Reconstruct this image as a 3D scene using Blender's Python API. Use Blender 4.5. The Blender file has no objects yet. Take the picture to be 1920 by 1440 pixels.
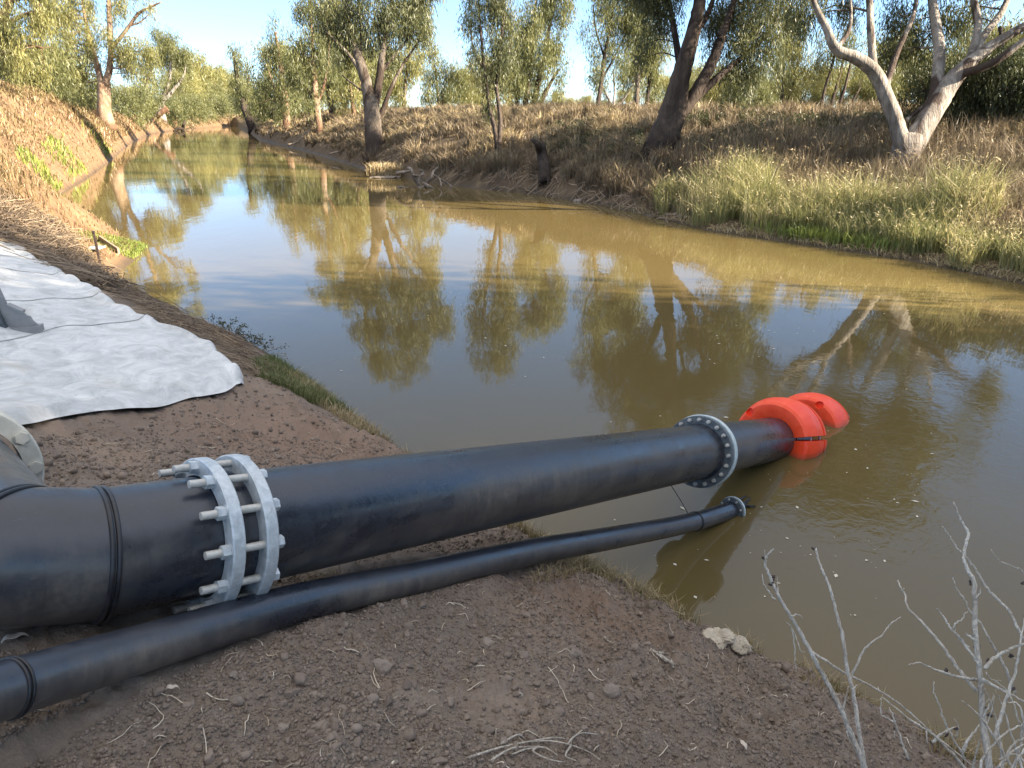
import bpy, bmesh, math, random
import numpy as np
from mathutils import Vector, Matrix

# ------------------------------------------------------------------ camera, sky, sun, exposure
sc = bpy.context.scene
F = 1400.0                                   # focal length in pixels of the 1920 px wide photograph
PITCH = math.atan(508 / F)                   # horizon at row 212
CAMZ = 3.66
cam_d = bpy.data.cameras.new('camera')
cam_d.sensor_width = 36.0
cam_d.lens = 36.0 * F / 1920.0
cam_d.clip_start = 0.05
cam_d.clip_end = 6000
cam = bpy.data.objects.new('camera', cam_d)
cam.location = (0, 0, CAMZ)
cam.rotation_euler = (math.pi / 2 - PITCH, 0, 0)
sc.collection.objects.link(cam)
sc.camera = cam

SUN_AZ, SUN_EL = math.radians(103), math.radians(25)      # azimuth clockwise from the view direction (+Y)
SUND = np.array([math.sin(SUN_AZ) * math.cos(SUN_EL), math.cos(SUN_AZ) * math.cos(SUN_EL), math.sin(SUN_EL)])
w = bpy.data.worlds.new('World')
sc.world = w
w.use_nodes = True
wn = w.node_tree
sky = wn.nodes.new('ShaderNodeTexSky')
sky.sky_type = 'NISHITA'
sky.sun_disc = False
sky.sun_elevation = SUN_EL
sky.sun_rotation = SUN_AZ
sky.air_density = 0.62
sky.dust_density = 0.05
sky.ozone_density = 3.0
bg = wn.nodes['Background']
bg.inputs['Strength'].default_value = 0.05
# pale veil added over the whole sky dome to fill the shade, stronger overhead
geo_w = wn.nodes.new('ShaderNodeTexCoord')
sep_w = wn.nodes.new('ShaderNodeSeparateXYZ')
wn.links.new(geo_w.outputs['Generated'], sep_w.inputs[0])
rmp_w = wn.nodes.new('ShaderNodeMapRange')
rmp_w.interpolation_type = 'SMOOTHSTEP'
rmp_w.inputs['From Min'].default_value = 0.28
rmp_w.inputs['From Max'].default_value = 0.85
wn.links.new(sep_w.outputs[2], rmp_w.inputs['Value'])
high = wn.nodes.new('ShaderNodeMixRGB')
high.inputs[1].default_value = (0.62, 1.05, 1.4, 1)
high.inputs[2].default_value = (5.2, 4.75, 4.0, 1)
wn.links.new(rmp_w.outputs[0], high.inputs[0])
veil = wn.nodes.new('ShaderNodeMixRGB')
veil.blend_type = 'ADD'
veil.inputs[0].default_value = 1.0
wn.links.new(sky.outputs[0], veil.inputs[1])
wn.links.new(high.outputs[0], veil.inputs[2])
wn.links.new(veil.outputs[0], bg.inputs['Color'])
sun_d = bpy.data.lights.new('sun', 'SUN')
sun_d.energy = 5.0
sun_d.angle = math.radians(0.5)
sun_d.color = (1.0, 0.87, 0.68)
sun = bpy.data.objects.new('sun', sun_d)
sun.rotation_euler = Vector(SUND).to_track_quat('Z', 'Y').to_euler()
sc.collection.objects.link(sun)
sc.view_settings.view_transform = 'Standard'
sc.view_settings.look = 'None'
sc.view_settings.gamma = 1.0
sc.view_settings.exposure = 2.42
sc.cycles.max_bounces = 6
sc.cycles.transparent_max_bounces = 4
sc.cycles.use_denoising = True
sc.cycles.caustics_reflective = False
sc.cycles.caustics_refractive = False

# ------------------------------------------------------------------ helpers
COL = sc.collection
rng = np.random.default_rng(7)
CP, SP = math.cos(PITCH), math.sin(PITCH)
FWD, UP, RIGHT = np.array([0, CP, -SP]), np.array([0, SP, CP]), np.array([1.0, 0, 0])
CAM = np.array([0, 0, CAMZ])


def ray(px, py):
    return FWD + RIGHT * ((px - 960) / F) + UP * ((720 - py) / F)


def at(px, py, depth):
    return CAM + ray(px, py) * depth


def onz(px, py, z):
    d = ray(px, py)
    return CAM + d * ((z - CAMZ) / d[2])


def smooth(e0, e1, x):
    t = np.clip((np.asarray(x, float) - e0) / (e1 - e0), 0, 1)
    return t * t * (3 - 2 * t)


_tab = np.random.default_rng(3).random((256, 256))


def vn(x, y):
    xi, yi = np.floor(x).astype(int), np.floor(y).astype(int)
    fx, fy = x - xi, y - yi
    fx, fy = fx * fx * (3 - 2 * fx), fy * fy * (3 - 2 * fy)
    a, b = _tab[xi & 255, yi & 255], _tab[(xi + 1) & 255, yi & 255]
    c, d = _tab[xi & 255, (yi + 1) & 255], _tab[(xi + 1) & 255, (yi + 1) & 255]
    return (a + (b - a) * fx) * (1 - fy) + (c + (d - c) * fx) * fy - 0.5


def fbm(x, y, octv=4):
    s, amp = 0.0, 1.0
    for i in range(octv):
        s = s + amp * vn(x * 2 ** i + 17.3 * i, y * 2 ** i - 9.1 * i)
        amp *= 0.5
    return s


def tag(o, label=None, cat=None, group=None, kind=None):
    if label: o['label'] = label
    if cat: o['category'] = cat
    if group: o['group'] = group
    if kind: o['kind'] = kind
    return o


def empty(name, loc=(0, 0, 0)):
    o = bpy.data.objects.new(name, None)
    o.empty_display_size = 0.1
    o.location = loc
    COL.objects.link(o)
    return o


def mk(name, verts, faces, mat, parent=None, smoothsh=True, attrs=None, sharp=None):
    """faces: list of int arrays (n,3) or (n,4); verts in world space; parent: an object at a pure translation"""
    verts = np.asarray(verts, np.float32).reshape(-1, 3)
    if isinstance(faces, np.ndarray): faces = [faces]
    faces = [np.asarray(f, np.int32) for f in faces if len(f)]
    me = bpy.data.meshes.new(name)
    off = np.zeros(3, np.float32)
    if parent is not None:
        p = parent
        while p is not None:
            off += np.array(p.location, np.float32)
            p = p.parent
    me.vertices.add(len(verts))
    me.vertices.foreach_set('co', (verts - off).ravel())
    nl = sum(f.size for f in faces)
    npoly = sum(len(f) for f in faces)
    me.loops.add(nl)
    me.polygons.add(npoly)
    me.loops.foreach_set('vertex_index', np.concatenate([f.ravel() for f in faces]))
    tot = np.concatenate([np.full(len(f), f.shape[1], np.int32) for f in faces])
    st = np.zeros(npoly, np.int32)
    st[1:] = np.cumsum(tot)[:-1]
    me.polygons.foreach_set('loop_start', st)
    me.update(calc_edges=True)
    me.polygons.foreach_set('use_smooth', np.full(npoly, smoothsh, bool))
    for k, v in (attrs or {}).items():
        a = me.attributes.new(k, 'FLOAT', 'POINT')
        a.data.foreach_set('value', np.asarray(v, np.float32))
    me.validate()
    if sharp is not None:
        me.set_sharp_from_angle(angle=math.radians(sharp))
    if mat is not None: me.materials.append(mat)
    o = bpy.data.objects.new(name, me)
    COL.objects.link(o)
    if parent is not None: o.parent = parent
    return o


class MB:
    """collects shapes; build() links them as ONE mesh"""
    def __init__(s):
        s.v, s.q, s.t, s.n = [], [], [], 0

    def add(s, v, q=None, t=None):
        v = np.asarray(v, float).reshape(-1, 3)
        s.v.append(v)
        if q is not None and len(q): s.q.append(np.asarray(q, int) + s.n)
        if t is not None and len(t): s.t.append(np.asarray(t, int) + s.n)
        s.n += len(v)

    def build(s, name, mat, parent=None, smoothsh=True, attrs=None, sharp=None):
        f = []
        if s.q: f.append(np.concatenate(s.q))
        if s.t: f.append(np.concatenate(s.t))
        return mk(name, np.concatenate(s.v), f, mat, parent, smoothsh, attrs, sharp)

    def tube(s, pts, rad, n=8, cap=True, wob=0.0, r=rng):
        pts = np.asarray(pts, float)
        rad = np.broadcast_to(np.asarray(rad, float), (len(pts),))
        tan = np.gradient(pts, axis=0)
        tan /= np.linalg.norm(tan, axis=1)[:, None] + 1e-12
        u = np.cross(tan[0], [0, 0, 1.0])
        if np.linalg.norm(u) < 0.05: u = np.cross(tan[0], [1.0, 0, 0])
        a = np.arange(n) * 2 * math.pi / n
        V = []
        ph = r.random(4) * 6.28
        for i in range(len(pts)):
            u = u - tan[i] * (u @ tan[i])
            u /= np.linalg.norm(u) + 1e-12
            vv = np.cross(tan[i], u)
            k = rad[i] * (1 + wob * (0.45 * np.sin(2 * a + ph[0] + .16 * i) + 0.35 * np.sin(3 * a + ph[1] - .11 * i) + 0.25 * np.sin(5 * a + ph[2] + .07 * i) + .07 * (r.random() - .5)))
            V.append(pts[i] + np.outer(np.cos(a) * k, u) + np.outer(np.sin(a) * k, vv))
        V = np.concatenate(V)
        idx = np.arange(len(pts) * n).reshape(-1, n)
        A, B = idx[:-1], idx[1:]
        q = np.stack([A, np.roll(A, -1, 1), np.roll(B, -1, 1), B], -1).reshape(-1, 4)
        t = []
        if cap:
            V = np.concatenate([V, pts[:1], pts[-1:]])
            c0, c1 = len(V) - 2, len(V) - 1
            for j in range(n):
                t.append((c0, idx[0, (j + 1) % n], idx[0, j]))
                t.append((c1, idx[-1, j], idx[-1, (j + 1) % n]))
        s.add(V, q, t)

    def loop_tube(s, ring, r, n=8):
        ring = np.asarray(ring, float)
        c = ring.mean(0)
        tan = np.roll(ring, -1, 0) - np.roll(ring, 1, 0)
        tan /= np.linalg.norm(tan, axis=1)[:, None]
        out = ring - c
        out -= tan * (out * tan).sum(1)[:, None]
        out /= np.linalg.norm(out, axis=1)[:, None]
        ax = np.cross(tan, out)
        a = np.arange(n) * 2 * math.pi / n
        V = ring[:, None] + r * (np.cos(a)[None, :, None] * out[:, None] + np.sin(a)[None, :, None] * ax[:, None])
        m = len(ring)
        idx = np.arange(m * n).reshape(m, n)
        A, B = idx, np.roll(idx, -1, 0)
        s.add(V.reshape(-1, 3), np.stack([A, np.roll(A, -1, 1), np.roll(B, -1, 1), B], -1).reshape(-1, 4))

    def lathe(s, origin, axis, u, prof, a0=0.0, a1=360.0, n=48):
        """closed profile loop of (axial, radius) swept about axis"""
        axis, u = np.asarray(axis, float), np.asarray(u, float)
        v = np.cross(axis, u)
        full = abs(a1 - a0) >= 359.9
        m = n if full else n + 1
        ang = np.radians(a0 + (a1 - a0) * np.arange(m) / n)
        prof = np.asarray(prof, float)
        k = len(prof)
        dirs = np.cos(ang)[:, None] * u + np.sin(ang)[:, None] * v
        V = np.asarray(origin) + prof[None, :, 0, None] * axis + prof[None, :, 1, None] * dirs[:, None]
        idx = np.arange(m * k).reshape(m, k)
        A, B = (idx, np.roll(idx, -1, 0)) if full else (idx[:-1], idx[1:])
        q = np.stack([A, B, np.roll(B, -1, 1), np.roll(A, -1, 1)], -1).reshape(-1, 4)
        V = V.reshape(-1, 3)
        t = []
        if not full:
            V = np.concatenate([V, V[idx[0]].mean(0)[None], V[idx[-1]].mean(0)[None]])
            c0, c1 = len(V) - 2, len(V) - 1
            for j in range(k):
                t.append((c0, idx[0, j], idx[0, (j + 1) % k]))
                t.append((c1, idx[-1, (j + 1) % k], idx[-1, j]))
        s.add(V, q, t)

    def prism(s, poly, ex):
        """planar polygon (n,3) extruded by vector ex"""
        poly = np.asarray(poly, float)
        n = len(poly)
        c0, c1 = poly.mean(0), poly.mean(0) + ex
        V = np.concatenate([poly, poly + ex, [c0], [c1]])
        q = [(i, (i + 1) % n, n + (i + 1) % n, n + i) for i in range(n)]
        t = [(2 * n, (i + 1) % n, i) for i in range(n)] + [(2 * n + 1, n + i, n + (i + 1) % n) for i in range(n)]
        s.add(V, q, t)

    def hexprism(s, c, axis, r, h, n=6, rot=0.0):
        axis = np.asarray(axis, float)
        u = np.cross(axis, [0.3, 0.2, 1.0])
        u /= np.linalg.norm(u)
        v = np.cross(axis, u)
        a = np.arange(n) * 2 * math.pi / n + rot
        s.prism(np.asarray(c) + r * (np.cos(a)[:, None] * u + np.sin(a)[:, None] * v), axis * h)


def spline(ctrl, per=6):
    c = np.asarray(ctrl, float)
    if len(c) < 3: 
        t = np.linspace(0, 1, per + 1)[:, None]
        return c[0] * (1 - t) + c[-1] * t
    p = np.concatenate([2 * c[:1] - c[1:2], c, 2 * c[-1:] - c[-2:-1]])
    out = []
    for i in range(1, len(p) - 2):
        t = np.linspace(0, 1, per, endpoint=False)[:, None]
        p0, p1, p2, p3 = p[i - 1], p[i], p[i + 1], p[i + 2]
        out.append(0.5 * (2 * p1 + (p2 - p0) * t + (2 * p0 - 5 * p1 + 4 * p2 - p3) * t ** 2 + (3 * p1 - p0 - 3 * p2 + p3) * t ** 3))
    out.append(p[-2][None])
    return np.concatenate(out)


# ------------------------------------------------------------------ materials
class NT:
    def __init__(s, name):
        s.m = bpy.data.materials.new(name)
        s.m.use_nodes = True
        s.t = s.m.node_tree
        s.t.nodes.clear()
        s.out = s.t.nodes.new('ShaderNodeOutputMaterial')

    def n(s, typ, **kw):
        nd = s.t.nodes.new('ShaderNode' + typ)
        for k, v in kw.items(): setattr(nd, k, v)
        return nd

    def l(s, a, b): s.t.links.new(a, b)

    def val(s, sock, v):
        if hasattr(v, 'is_linked') or isinstance(v, bpy.types.NodeSocket): s.l(v, sock)
        else: sock.default_value = v

    def pos(s, scale=(1, 1, 1), obj=False):
        c = s.n('TexCoord')
        src = c.outputs['Object'] if obj else s.n('NewGeometry').outputs['Position']
        mp = s.n('Mapping')
        mp.inputs['Scale'].default_value = scale
        s.l(src, mp.inputs['Vector'])
        return mp.outputs[0]

    def noise(s, vec, scale, detail=4, rough=0.6, dist=0.0):
        nd = s.n('TexNoise')
        nd.inputs['Scale'].default_value = scale
        nd.inputs['Detail'].default_value = detail
        nd.inputs['Roughness'].default_value = rough
        nd.inputs['Distortion'].default_value = dist
        s.l(vec, nd.inputs['Vector'])
        return nd.outputs['Fac']

    def ramp(s, fac, stops, interp='LINEAR'):
        r = s.n('ValToRGB')
        e = r.color_ramp.elements
        r.color_ramp.interpolation = interp
        while len(e) < len(stops): e.new(0.5)
        for k, (p, c) in enumerate(stops):
            e[k].position = p
            e[k].color = (*c, 1) if not isinstance(c, (int, float)) else (c, c, c, 1)
        s.l(fac, r.inputs[0])
        return r.outputs[0]

    def mix(s, fac, a, b, mode='MIX'):
        nd = s.n('MixRGB', blend_type=mode)
        s.val(nd.inputs[0], fac)
        for sock, v in ((nd.inputs[1], a), (nd.inputs[2], b)):
            if isinstance(v, tuple): sock.default_value = (*v, 1)
            else: s.l(v, sock)
        return nd.outputs[0]

    def math(s, op, a, b=0.0, clamp=False):
        nd = s.n('Math', operation=op, use_clamp=clamp)
        s.val(nd.inputs[0], a)
        s.val(nd.inputs[1], b)
        return nd.outputs[0]

    def attr(s, name):
        return s.n('Attribute', attribute_name=name).outputs['Fac']

    def bump(s, h, strength=0.5, dist=0.01, nrm=None):
        b = s.n('Bump')
        b.inputs['Strength'].default_value = strength
        b.inputs['Distance'].default_value = dist
        s.l(h, b.inputs['Height'])
        if nrm is not None: s.l(nrm, b.inputs['Normal'])
        return b.outputs[0]

    def principled(s, col, rough=0.6, metal=0.0, nrm=None, spec=0.5, ior=1.45):
        p = s.n('BsdfPrincipled')
        if isinstance(col, tuple): p.inputs['Base Color'].default_value = (*col, 1)
        else: s.l(col, p.inputs['Base Color'])
        s.val(p.inputs['Roughness'], rough)
        s.val(p.inputs['Metallic'], metal)
        p.inputs['Specular IOR Level'].default_value = spec
        p.inputs['IOR'].default_value = ior
        if nrm is not None: s.l(nrm, p.inputs['Normal'])
        s.l(p.outputs[0], s.out.inputs['Surface'])
        return s.m


def leaf_mat(name, c0, c1, trans=0.35, c2=None):
    t = NT(name)
    r = t.attr('rnd')
    stops = [(0.0, c0), (1.0, c1)] if c2 is None else [(0.0, c0), (0.75, c1), (1.0, c2)]
    c = t.ramp(r, stops)
    d = t.n('BsdfDiffuse'); t.l(c, d.inputs[0])
    tr = t.n('BsdfTranslucent'); t.l(c, tr.inputs[0])
    m = t.n('MixShader'); m.inputs[0].default_value = trans
    t.l(d.outputs[0], m.inputs[1]); t.l(tr.outputs[0], m.inputs[2])
    g = t.n('BsdfGlossy'); g.inputs['Roughness'].default_value = 0.45
    g.inputs['Color'].default_value = (0.8, 0.8, 0.8, 1)
    m2 = t.n('MixShader'); m2.inputs[0].default_value = 0.03
    t.l(m.outputs[0], m2.inputs[1]); t.l(g.outputs[0], m2.inputs[2])
    t.l(m2.outputs[0], t.out.inputs['Surface'])
    return t.m


M = {}
M['leaf_dark'] = leaf_mat('gum_leaf_dark', (0.058, 0.070, 0.034), (0.165, 0.170, 0.070), 0.36)
M['leaf_mid'] = leaf_mat('gum_leaf_olive', (0.095, 0.110, 0.045), (0.215, 0.215, 0.080), 0.38)
M['leaf_bright'] = leaf_mat('gum_leaf_yellow', (0.14, 0.150, 0.055), (0.30, 0.28, 0.100), 0.4)
M['leaf_bush'] = leaf_mat('bush_leaf', (0.035, 0.045, 0.02), (0.09, 0.10, 0.04), 0.3)
M['reed'] = leaf_mat('reed_blade', (0.13, 0.15, 0.055), (0.36, 0.33, 0.14), 0.35, (0.56, 0.47, 0.27))
M['reed_head'] = leaf_mat('reed_head', (0.42, 0.33, 0.17), (0.70, 0.60, 0.38), 0.35)
M['dry'] = leaf_mat('dry_grass', (0.21, 0.155, 0.085), (0.46, 0.365, 0.205), 0.25, (0.62, 0.52, 0.32))
M['weed'] = leaf_mat('dry_weed', (0.085, 0.064, 0.042), (0.235, 0.182, 0.115), 0.25, (0.40, 0.325, 0.205))
M['pinkgrass'] = leaf_mat('pink_dry_grass', (0.105, 0.066, 0.036), (0.225, 0.165, 0.083), 0.2, (0.36, 0.295, 0.16))
M['green'] = leaf_mat('fresh_grass', (0.115, 0.165, 0.035), (0.29, 0.32, 0.075), 0.35)
M['bankgreen'] = leaf_mat('bank_grass', (0.05, 0.075, 0.02), (0.15, 0.17, 0.06), 0.3, (0.40, 0.34, 0.18))
M['straw'] = leaf_mat('straw', (0.36, 0.28, 0.19), (0.74, 0.66, 0.53), 0.0)
M['thatch'] = leaf_mat('fallen_reed', (0.10, 0.075, 0.055), (0.34, 0.26, 0.18), 0.0)


def mat_ground():
    t = NT('river_bank_earth')
    p = t.pos()
    n1 = t.noise(p, 1.3, 5, 0.6)
    n2 = t.noise(p, 9.0, 6, 0.7)
    n3 = t.noise(p, 60.0, 5, 0.7)
    n4 = t.noise(p, 0.35, 4, 0.6)
    soil = t.ramp(n1, [(0.30, (0.175, 0.142, 0.115)), (0.52, (0.235, 0.190, 0.150)), (0.70, (0.300, 0.232, 0.175))])
    soil = t.mix(t.ramp(n2, [(0.35, 0.0), (0.75, 0.65)]), soil, (0.175, 0.138, 0.110))
    soil = t.mix(t.ramp(n3, [(0.45, 0.0), (0.8, 0.55)]), soil, (0.36, 0.285, 0.23))
    litter = t.ramp(n1, [(0.3, (0.07, 0.05, 0.033)), (0.55, (0.14, 0.10, 0.06)), (0.75, (0.26, 0.19, 0.11))])
    litter = t.mix(t.ramp(n2, [(0.4, 0.0), (0.8, 0.7)]), litter, (0.06, 0.045, 0.03))
    clay = t.ramp(n1, [(0.3, (0.115, 0.068, 0.040)), (0.6, (0.185, 0.118, 0.066)), (0.8, (0.24, 0.170, 0.098))])
    clay = t.mix(t.ramp(n2, [(0.45, 0.0), (0.8, 0.5)]), clay, (0.20, 0.12, 0.07))
    red = t.mix(t.attr('red'), soil, (0.28, 0.175, 0.115))
    red = t.mix(t.ramp(n2, [(0.4, 0.0), (0.8, 0.5)]), red, soil)
    c = t.mix(t.attr('soil'), litter, red)
    c = t.mix(t.attr('clay'), c, clay)
    c = t.mix(t.attr('field'), c, t.mix(n4, (0.36, 0.27, 0.12), (0.55, 0.38, 0.18)))
    wet = t.attr('wet')
    c = t.mix(t.math('MULTIPLY', wet, 0.75), c, (0.045, 0.035, 0.022))
    h = t.math('ADD', t.math('MULTIPLY', n3, 0.35), t.math('MULTIPLY', n2, 1.0))
    b = t.bump(h, 0.9, 0.03)
    n5 = t.noise(p, 240.0, 3, 0.7)
    b = t.bump(n5, 0.5, 0.004, b)
    return t.principled(c, t.ramp(wet, [(0, 0.95), (1, 0.55)]), nrm=b, spec=0.25)


def mat_water():
    t = NT('muddy_river_water')
    p = t.pos()
    n1 = t.noise(t.pos((0.12, 0.05, 1)), 1.0, 3, 0.5)
    c = t.ramp(n1, [(0.3, (0.098, 0.073, 0.029)), (0.7, (0.132, 0.096, 0.036))])
    # glassy far out, faintly rippled nearer, with a swirl of current beside the floats
    w1 = t.noise(t.pos((1.1, 0.45, 1)), 1.4, 2, 0.5, 0.6)
    w2 = t.noise(t.pos((1.0, 0.6, 1)), 9.0, 2, 0.5, 0.4)
    msk = t.ramp(t.noise(t.pos((0.35, 0.22, 1)), 0.7, 2, 0.5), [(0.42, 0.0), (0.66, 1.0)])
    sep = t.n('SeparateXYZ'); t.l(t.n('NewGeometry').outputs['Position'], sep.inputs[0])
    swx = t.math('SUBTRACT', sep.outputs[0], 5.2)
    swy = t.math('SUBTRACT', sep.outputs[1], 6.2)
    dd = t.math('SQRT', t.math('ADD', t.math('MULTIPLY', swx, swx), t.math('MULTIPLY', t.math('MULTIPLY', swy, swy), 0.6)))
    swirl = t.ramp(t.math('DIVIDE', dd, 6.0), [(0.25, 1.0), (0.75, 0.0)])
    w3 = t.noise(t.pos((1.0, 1.0, 1)), 4.5, 3, 0.55, 1.6)
    h = t.math('ADD', t.math('MULTIPLY', w1, 0.55), t.math('MULTIPLY', t.math('MULTIPLY', w2, msk), 0.10))
    h = t.math('ADD', h, t.math('MULTIPLY', t.math('MULTIPLY', w3, swirl), 0.55))
    b = t.bump(h, 0.13, 0.05)
    return t.principled(c, 0.03, nrm=b, spec=0.5, ior=1.40)


def mat_bark(name, base, dark, pale, patch=0.5, scale=2.0):
    t = NT(name)
    p = t.pos((1, 1, 0.28), obj=True)
    p2 = t.pos((1, 1, 0.12), obj=True)
    n1 = t.noise(p, scale, 5, 0.6, 0.6)
    n2 = t.noise(p2, 14.0, 5, 0.65)
    n3 = t.noise(p, 0.7, 3, 0.6, 1.0)
    c = t.mix(t.ramp(n1, [(0.40, 0.0), (0.62, 1.0)]), base, pale)
    c = t.mix(t.ramp(n3, [(patch, 0.0), (patch + 0.06, 1.0)]), c, dark)
    c = t.mix(t.ramp(n2, [(0.5, 0.0), (0.75, 0.7)]), c, dark)
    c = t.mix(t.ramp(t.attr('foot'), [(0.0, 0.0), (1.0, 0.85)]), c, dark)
    n4 = t.noise(p2, 5.0, 4, 0.6, 0.8)
    b = t.bump(t.math('ADD', t.math('ADD', n2, t.math('MULTIPLY', n4, 1.2)), t.math('MULTIPLY', n1, 0.4)), 0.9, 0.09)
    return t.principled(c, 0.85, nrm=b, spec=0.2)


M['bark_white'] = mat_bark('white_gum_bark', (0.165, 0.142, 0.122), (0.065, 0.047, 0.038), (0.36, 0.325, 0.285), 0.50)
M['bark_grey'] = mat_bark('grey_gum_bark', (0.100, 0.082, 0.066), (0.045, 0.032, 0.025), (0.18, 0.152, 0.122), 0.5)
M['bark_dark'] = mat_bark('dark_gum_bark', (0.048, 0.036, 0.030), (0.022, 0.016, 0.014), (0.095, 0.073, 0.058), 0.53)
M['bark_lit'] = mat_bark('orange_gum_bark', (0.185, 0.115, 0.072), (0.115, 0.064, 0.038), (0.30, 0.225, 0.16), 0.56)
M['deadwood'] = mat_bark('dead_wood', (0.22, 0.18, 0.14), (0.08, 0.06, 0.045), (0.38, 0.32, 0.26), 0.6, 5.0)
M['stem'] = mat_bark('bleached_stem', (0.47, 0.41, 0.33), (0.24, 0.19, 0.145), (0.66, 0.60, 0.51), 0.62, 26.0)
M['husk'] = NT('dark_husk').principled((0.05, 0.035, 0.03), 0.8)


def mat_pipe():
    t = NT('black_polyethylene')
    p = t.pos()
    n1 = t.noise(p, 2.2, 5, 0.62, 0.4)
    n2 = t.noise(p, 11.0, 6, 0.7)
    ns = t.noise(t.pos((9, 9, 1.5)), 5.0, 5, 0.7, 1.2)
    n3 = t.noise(p, 150.0, 2, 0.6)
    c = t.mix(t.ramp(n2, [(0.35, 0.0), (0.8, 0.6)]), (0.013, 0.017, 0.026), (0.034, 0.041, 0.056))
    geo = t.n('NewGeometry')
    sep = t.n('SeparateXYZ'); t.l(geo.outputs['Normal'], sep.inputs[0])
    def dot(v):
        d = t.n('VectorMath', operation='DOT_PRODUCT')
        t.l(geo.outputs['Position'], d.inputs[0]); d.inputs[1].default_value = v
        return d.outputs['Value']
    al, pe, up_ = dot((.64, .74, -.2)), dot((.75, -.66, 0)), dot((0, 0, 1))
    def vec(a, b_, c_):
        k = t.n('CombineXYZ')
        for i_, (s_, m_) in enumerate(((al, a), (pe, b_), (up_, c_))): t.l(t.math('MULTIPLY', s_, m_), k.inputs[i_])
        return k.outputs[0]
    # dust clings to the flanks in wiped, streaky patches; long drag scratches run with the pipe
    wipe = t.noise(vec(10, 2.5, 2.5), 1.0, 6, 0.75, 0.8)
    blot = t.noise(vec(1.2, 2.2, 2.2), 1.0, 4, 0.6, 0.3)
    fine = t.noise(vec(40, 30, 30), 1.0, 4, 0.7)
    dust = t.math('MULTIPLY', t.ramp(blot, [(0.38, 0.0), (0.64, 1.0)]), t.math('MULTIPLY', t.ramp(wipe, [(0.30, 0.2), (0.68, 1.0)]), t.ramp(fine, [(0.2, 0.5), (0.6, 1.0)])))
    side = t.ramp(sep.outputs[2], [(0.0, 0.9), (0.45, 0.75), (0.75, 0.06)])
    c = t.mix(t.math('MULTIPLY', t.math('MULTIPLY', dust, side), 0.95), c, (0.21, 0.178, 0.14))
    for sc_, lo in ((vec(0.9, 60, 60), .69), (vec(2.5, 110, 110), .70)):
        s1 = t.ramp(t.noise(sc_, 1.0, 3, 0.6, 0.5), [(lo, 0.0), (lo + .03, 0.30)])
        c = t.mix(s1, c, (0.15, 0.15, 0.155))
    c = t.mix(t.ramp(n3, [(0.74, 0.0), (0.8, 0.5)]), c, (0.25, 0.24, 0.23))
    ro = t.ramp(n2, [(0.3, 0.20), (0.7, 0.34)])
    ro = t.mix(dust, ro, (0.6, 0.6, 0.6))
    b = t.bump(t.math('ADD', t.math('MULTIPLY', n1, 1.0), t.math('MULTIPLY', n2, 0.06)), 0.22, 0.02)
    return t.principled(c, ro, nrm=b, spec=0.8)


def mat_simple(name, c0, c1, rough, metal=0.0, scale=14.0, bumpd=0.002, stain=None, lo=0.35, hi=0.7):
    t = NT(name)
    p = t.pos()
    n1 = t.noise(p, scale, 5, 0.65, 0.3)
    n2 = t.noise(p, scale * 6, 4, 0.7)
    c = t.mix(t.ramp(n1, [(lo, 0.0), (hi, 1.0)]), c0, c1)
    if stain: c = t.mix(t.ramp(t.noise(p, scale * 0.5, 4, 0.7, 1.0), [(0.55, 0.0), (0.75, 0.8)]), c, stain)
    ro = t.ramp(n1, [(0.3, rough * 0.85), (0.7, min(1, rough * 1.2))])
    return t.principled(c, ro, metal, nrm=t.bump(n2, 0.5, bumpd))


M['pipe'] = mat_pipe()
M['weld'] = mat_simple('weld_bead', (0.012, 0.013, 0.016), (0.03, 0.03, 0.033), 0.35)
M['galv'] = mat_simple('galvanised_steel', (0.40, 0.44, 0.46), (0.62, 0.66, 0.67), 0.5, 0.35, 30.0, 0.001, (0.34, 0.35, 0.34))
M['bolt'] = mat_simple('zinc_bolt', (0.42, 0.41, 0.37), (0.60, 0.58, 0.53), 0.5, 0.3, 40.0, 0.0006)
M['flange_dark'] = mat_simple('grey_flange_steel', (0.07, 0.085, 0.095), (0.15, 0.17, 0.18), 0.5, 0.2, 20.0, 0.001)
M['flange_pale'] = mat_simple('pale_painted_flange', (0.50, 0.49, 0.42), (0.64, 0.63, 0.56), 0.55, 0.0, 12.0, 0.001, (0.38, 0.35, 0.29))
M['rim'] = mat_simple('pale_rim', (0.42, 0.50, 0.51), (0.60, 0.66, 0.66), 0.5, 0.2, 20.0)
t_ = NT('orange_float_plastic')
_p = t_.pos()
_n = t_.noise(_p, 7.0, 5, 0.7, 0.6)
_n2 = t_.noise(t_.pos((6, 6, 20)), 5.0, 4, 0.75, 1.5)
_c = t_.mix(t_.ramp(_n, [(0.35, 0.0), (0.7, 1.0)]), (0.86, 0.062, 0.018), (0.95, 0.105, 0.036))
_c = t_.mix(t_.ramp(_n2, [(0.60, 0.0), (0.70, 0.30)]), _c, (0.90, 0.24, 0.14))
_s = t_.n('SeparateXYZ'); t_.l(_p, _s.inputs[0])
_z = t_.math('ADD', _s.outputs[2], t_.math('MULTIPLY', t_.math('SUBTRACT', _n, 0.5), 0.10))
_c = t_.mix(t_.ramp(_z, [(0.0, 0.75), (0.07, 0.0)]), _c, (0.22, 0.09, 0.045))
M['orange'] = t_.principled(_c, t_.ramp(_n2, [(0.4, 0.36), (0.7, 0.6)]), nrm=t_.bump(t_.noise(_p, 60.0, 3, 0.6), 0.3, 0.002))
M['grey'] = mat_simple('grey_steel_paint', (0.24, 0.24, 0.24), (0.32, 0.315, 0.305), 0.5, 0.0, 9.0, 0.001, (0.2, 0.18, 0.16))
M['stake'] = mat_simple('rusty_stake', (0.05, 0.035, 0.03), (0.11, 0.07, 0.05), 0.8)
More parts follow.
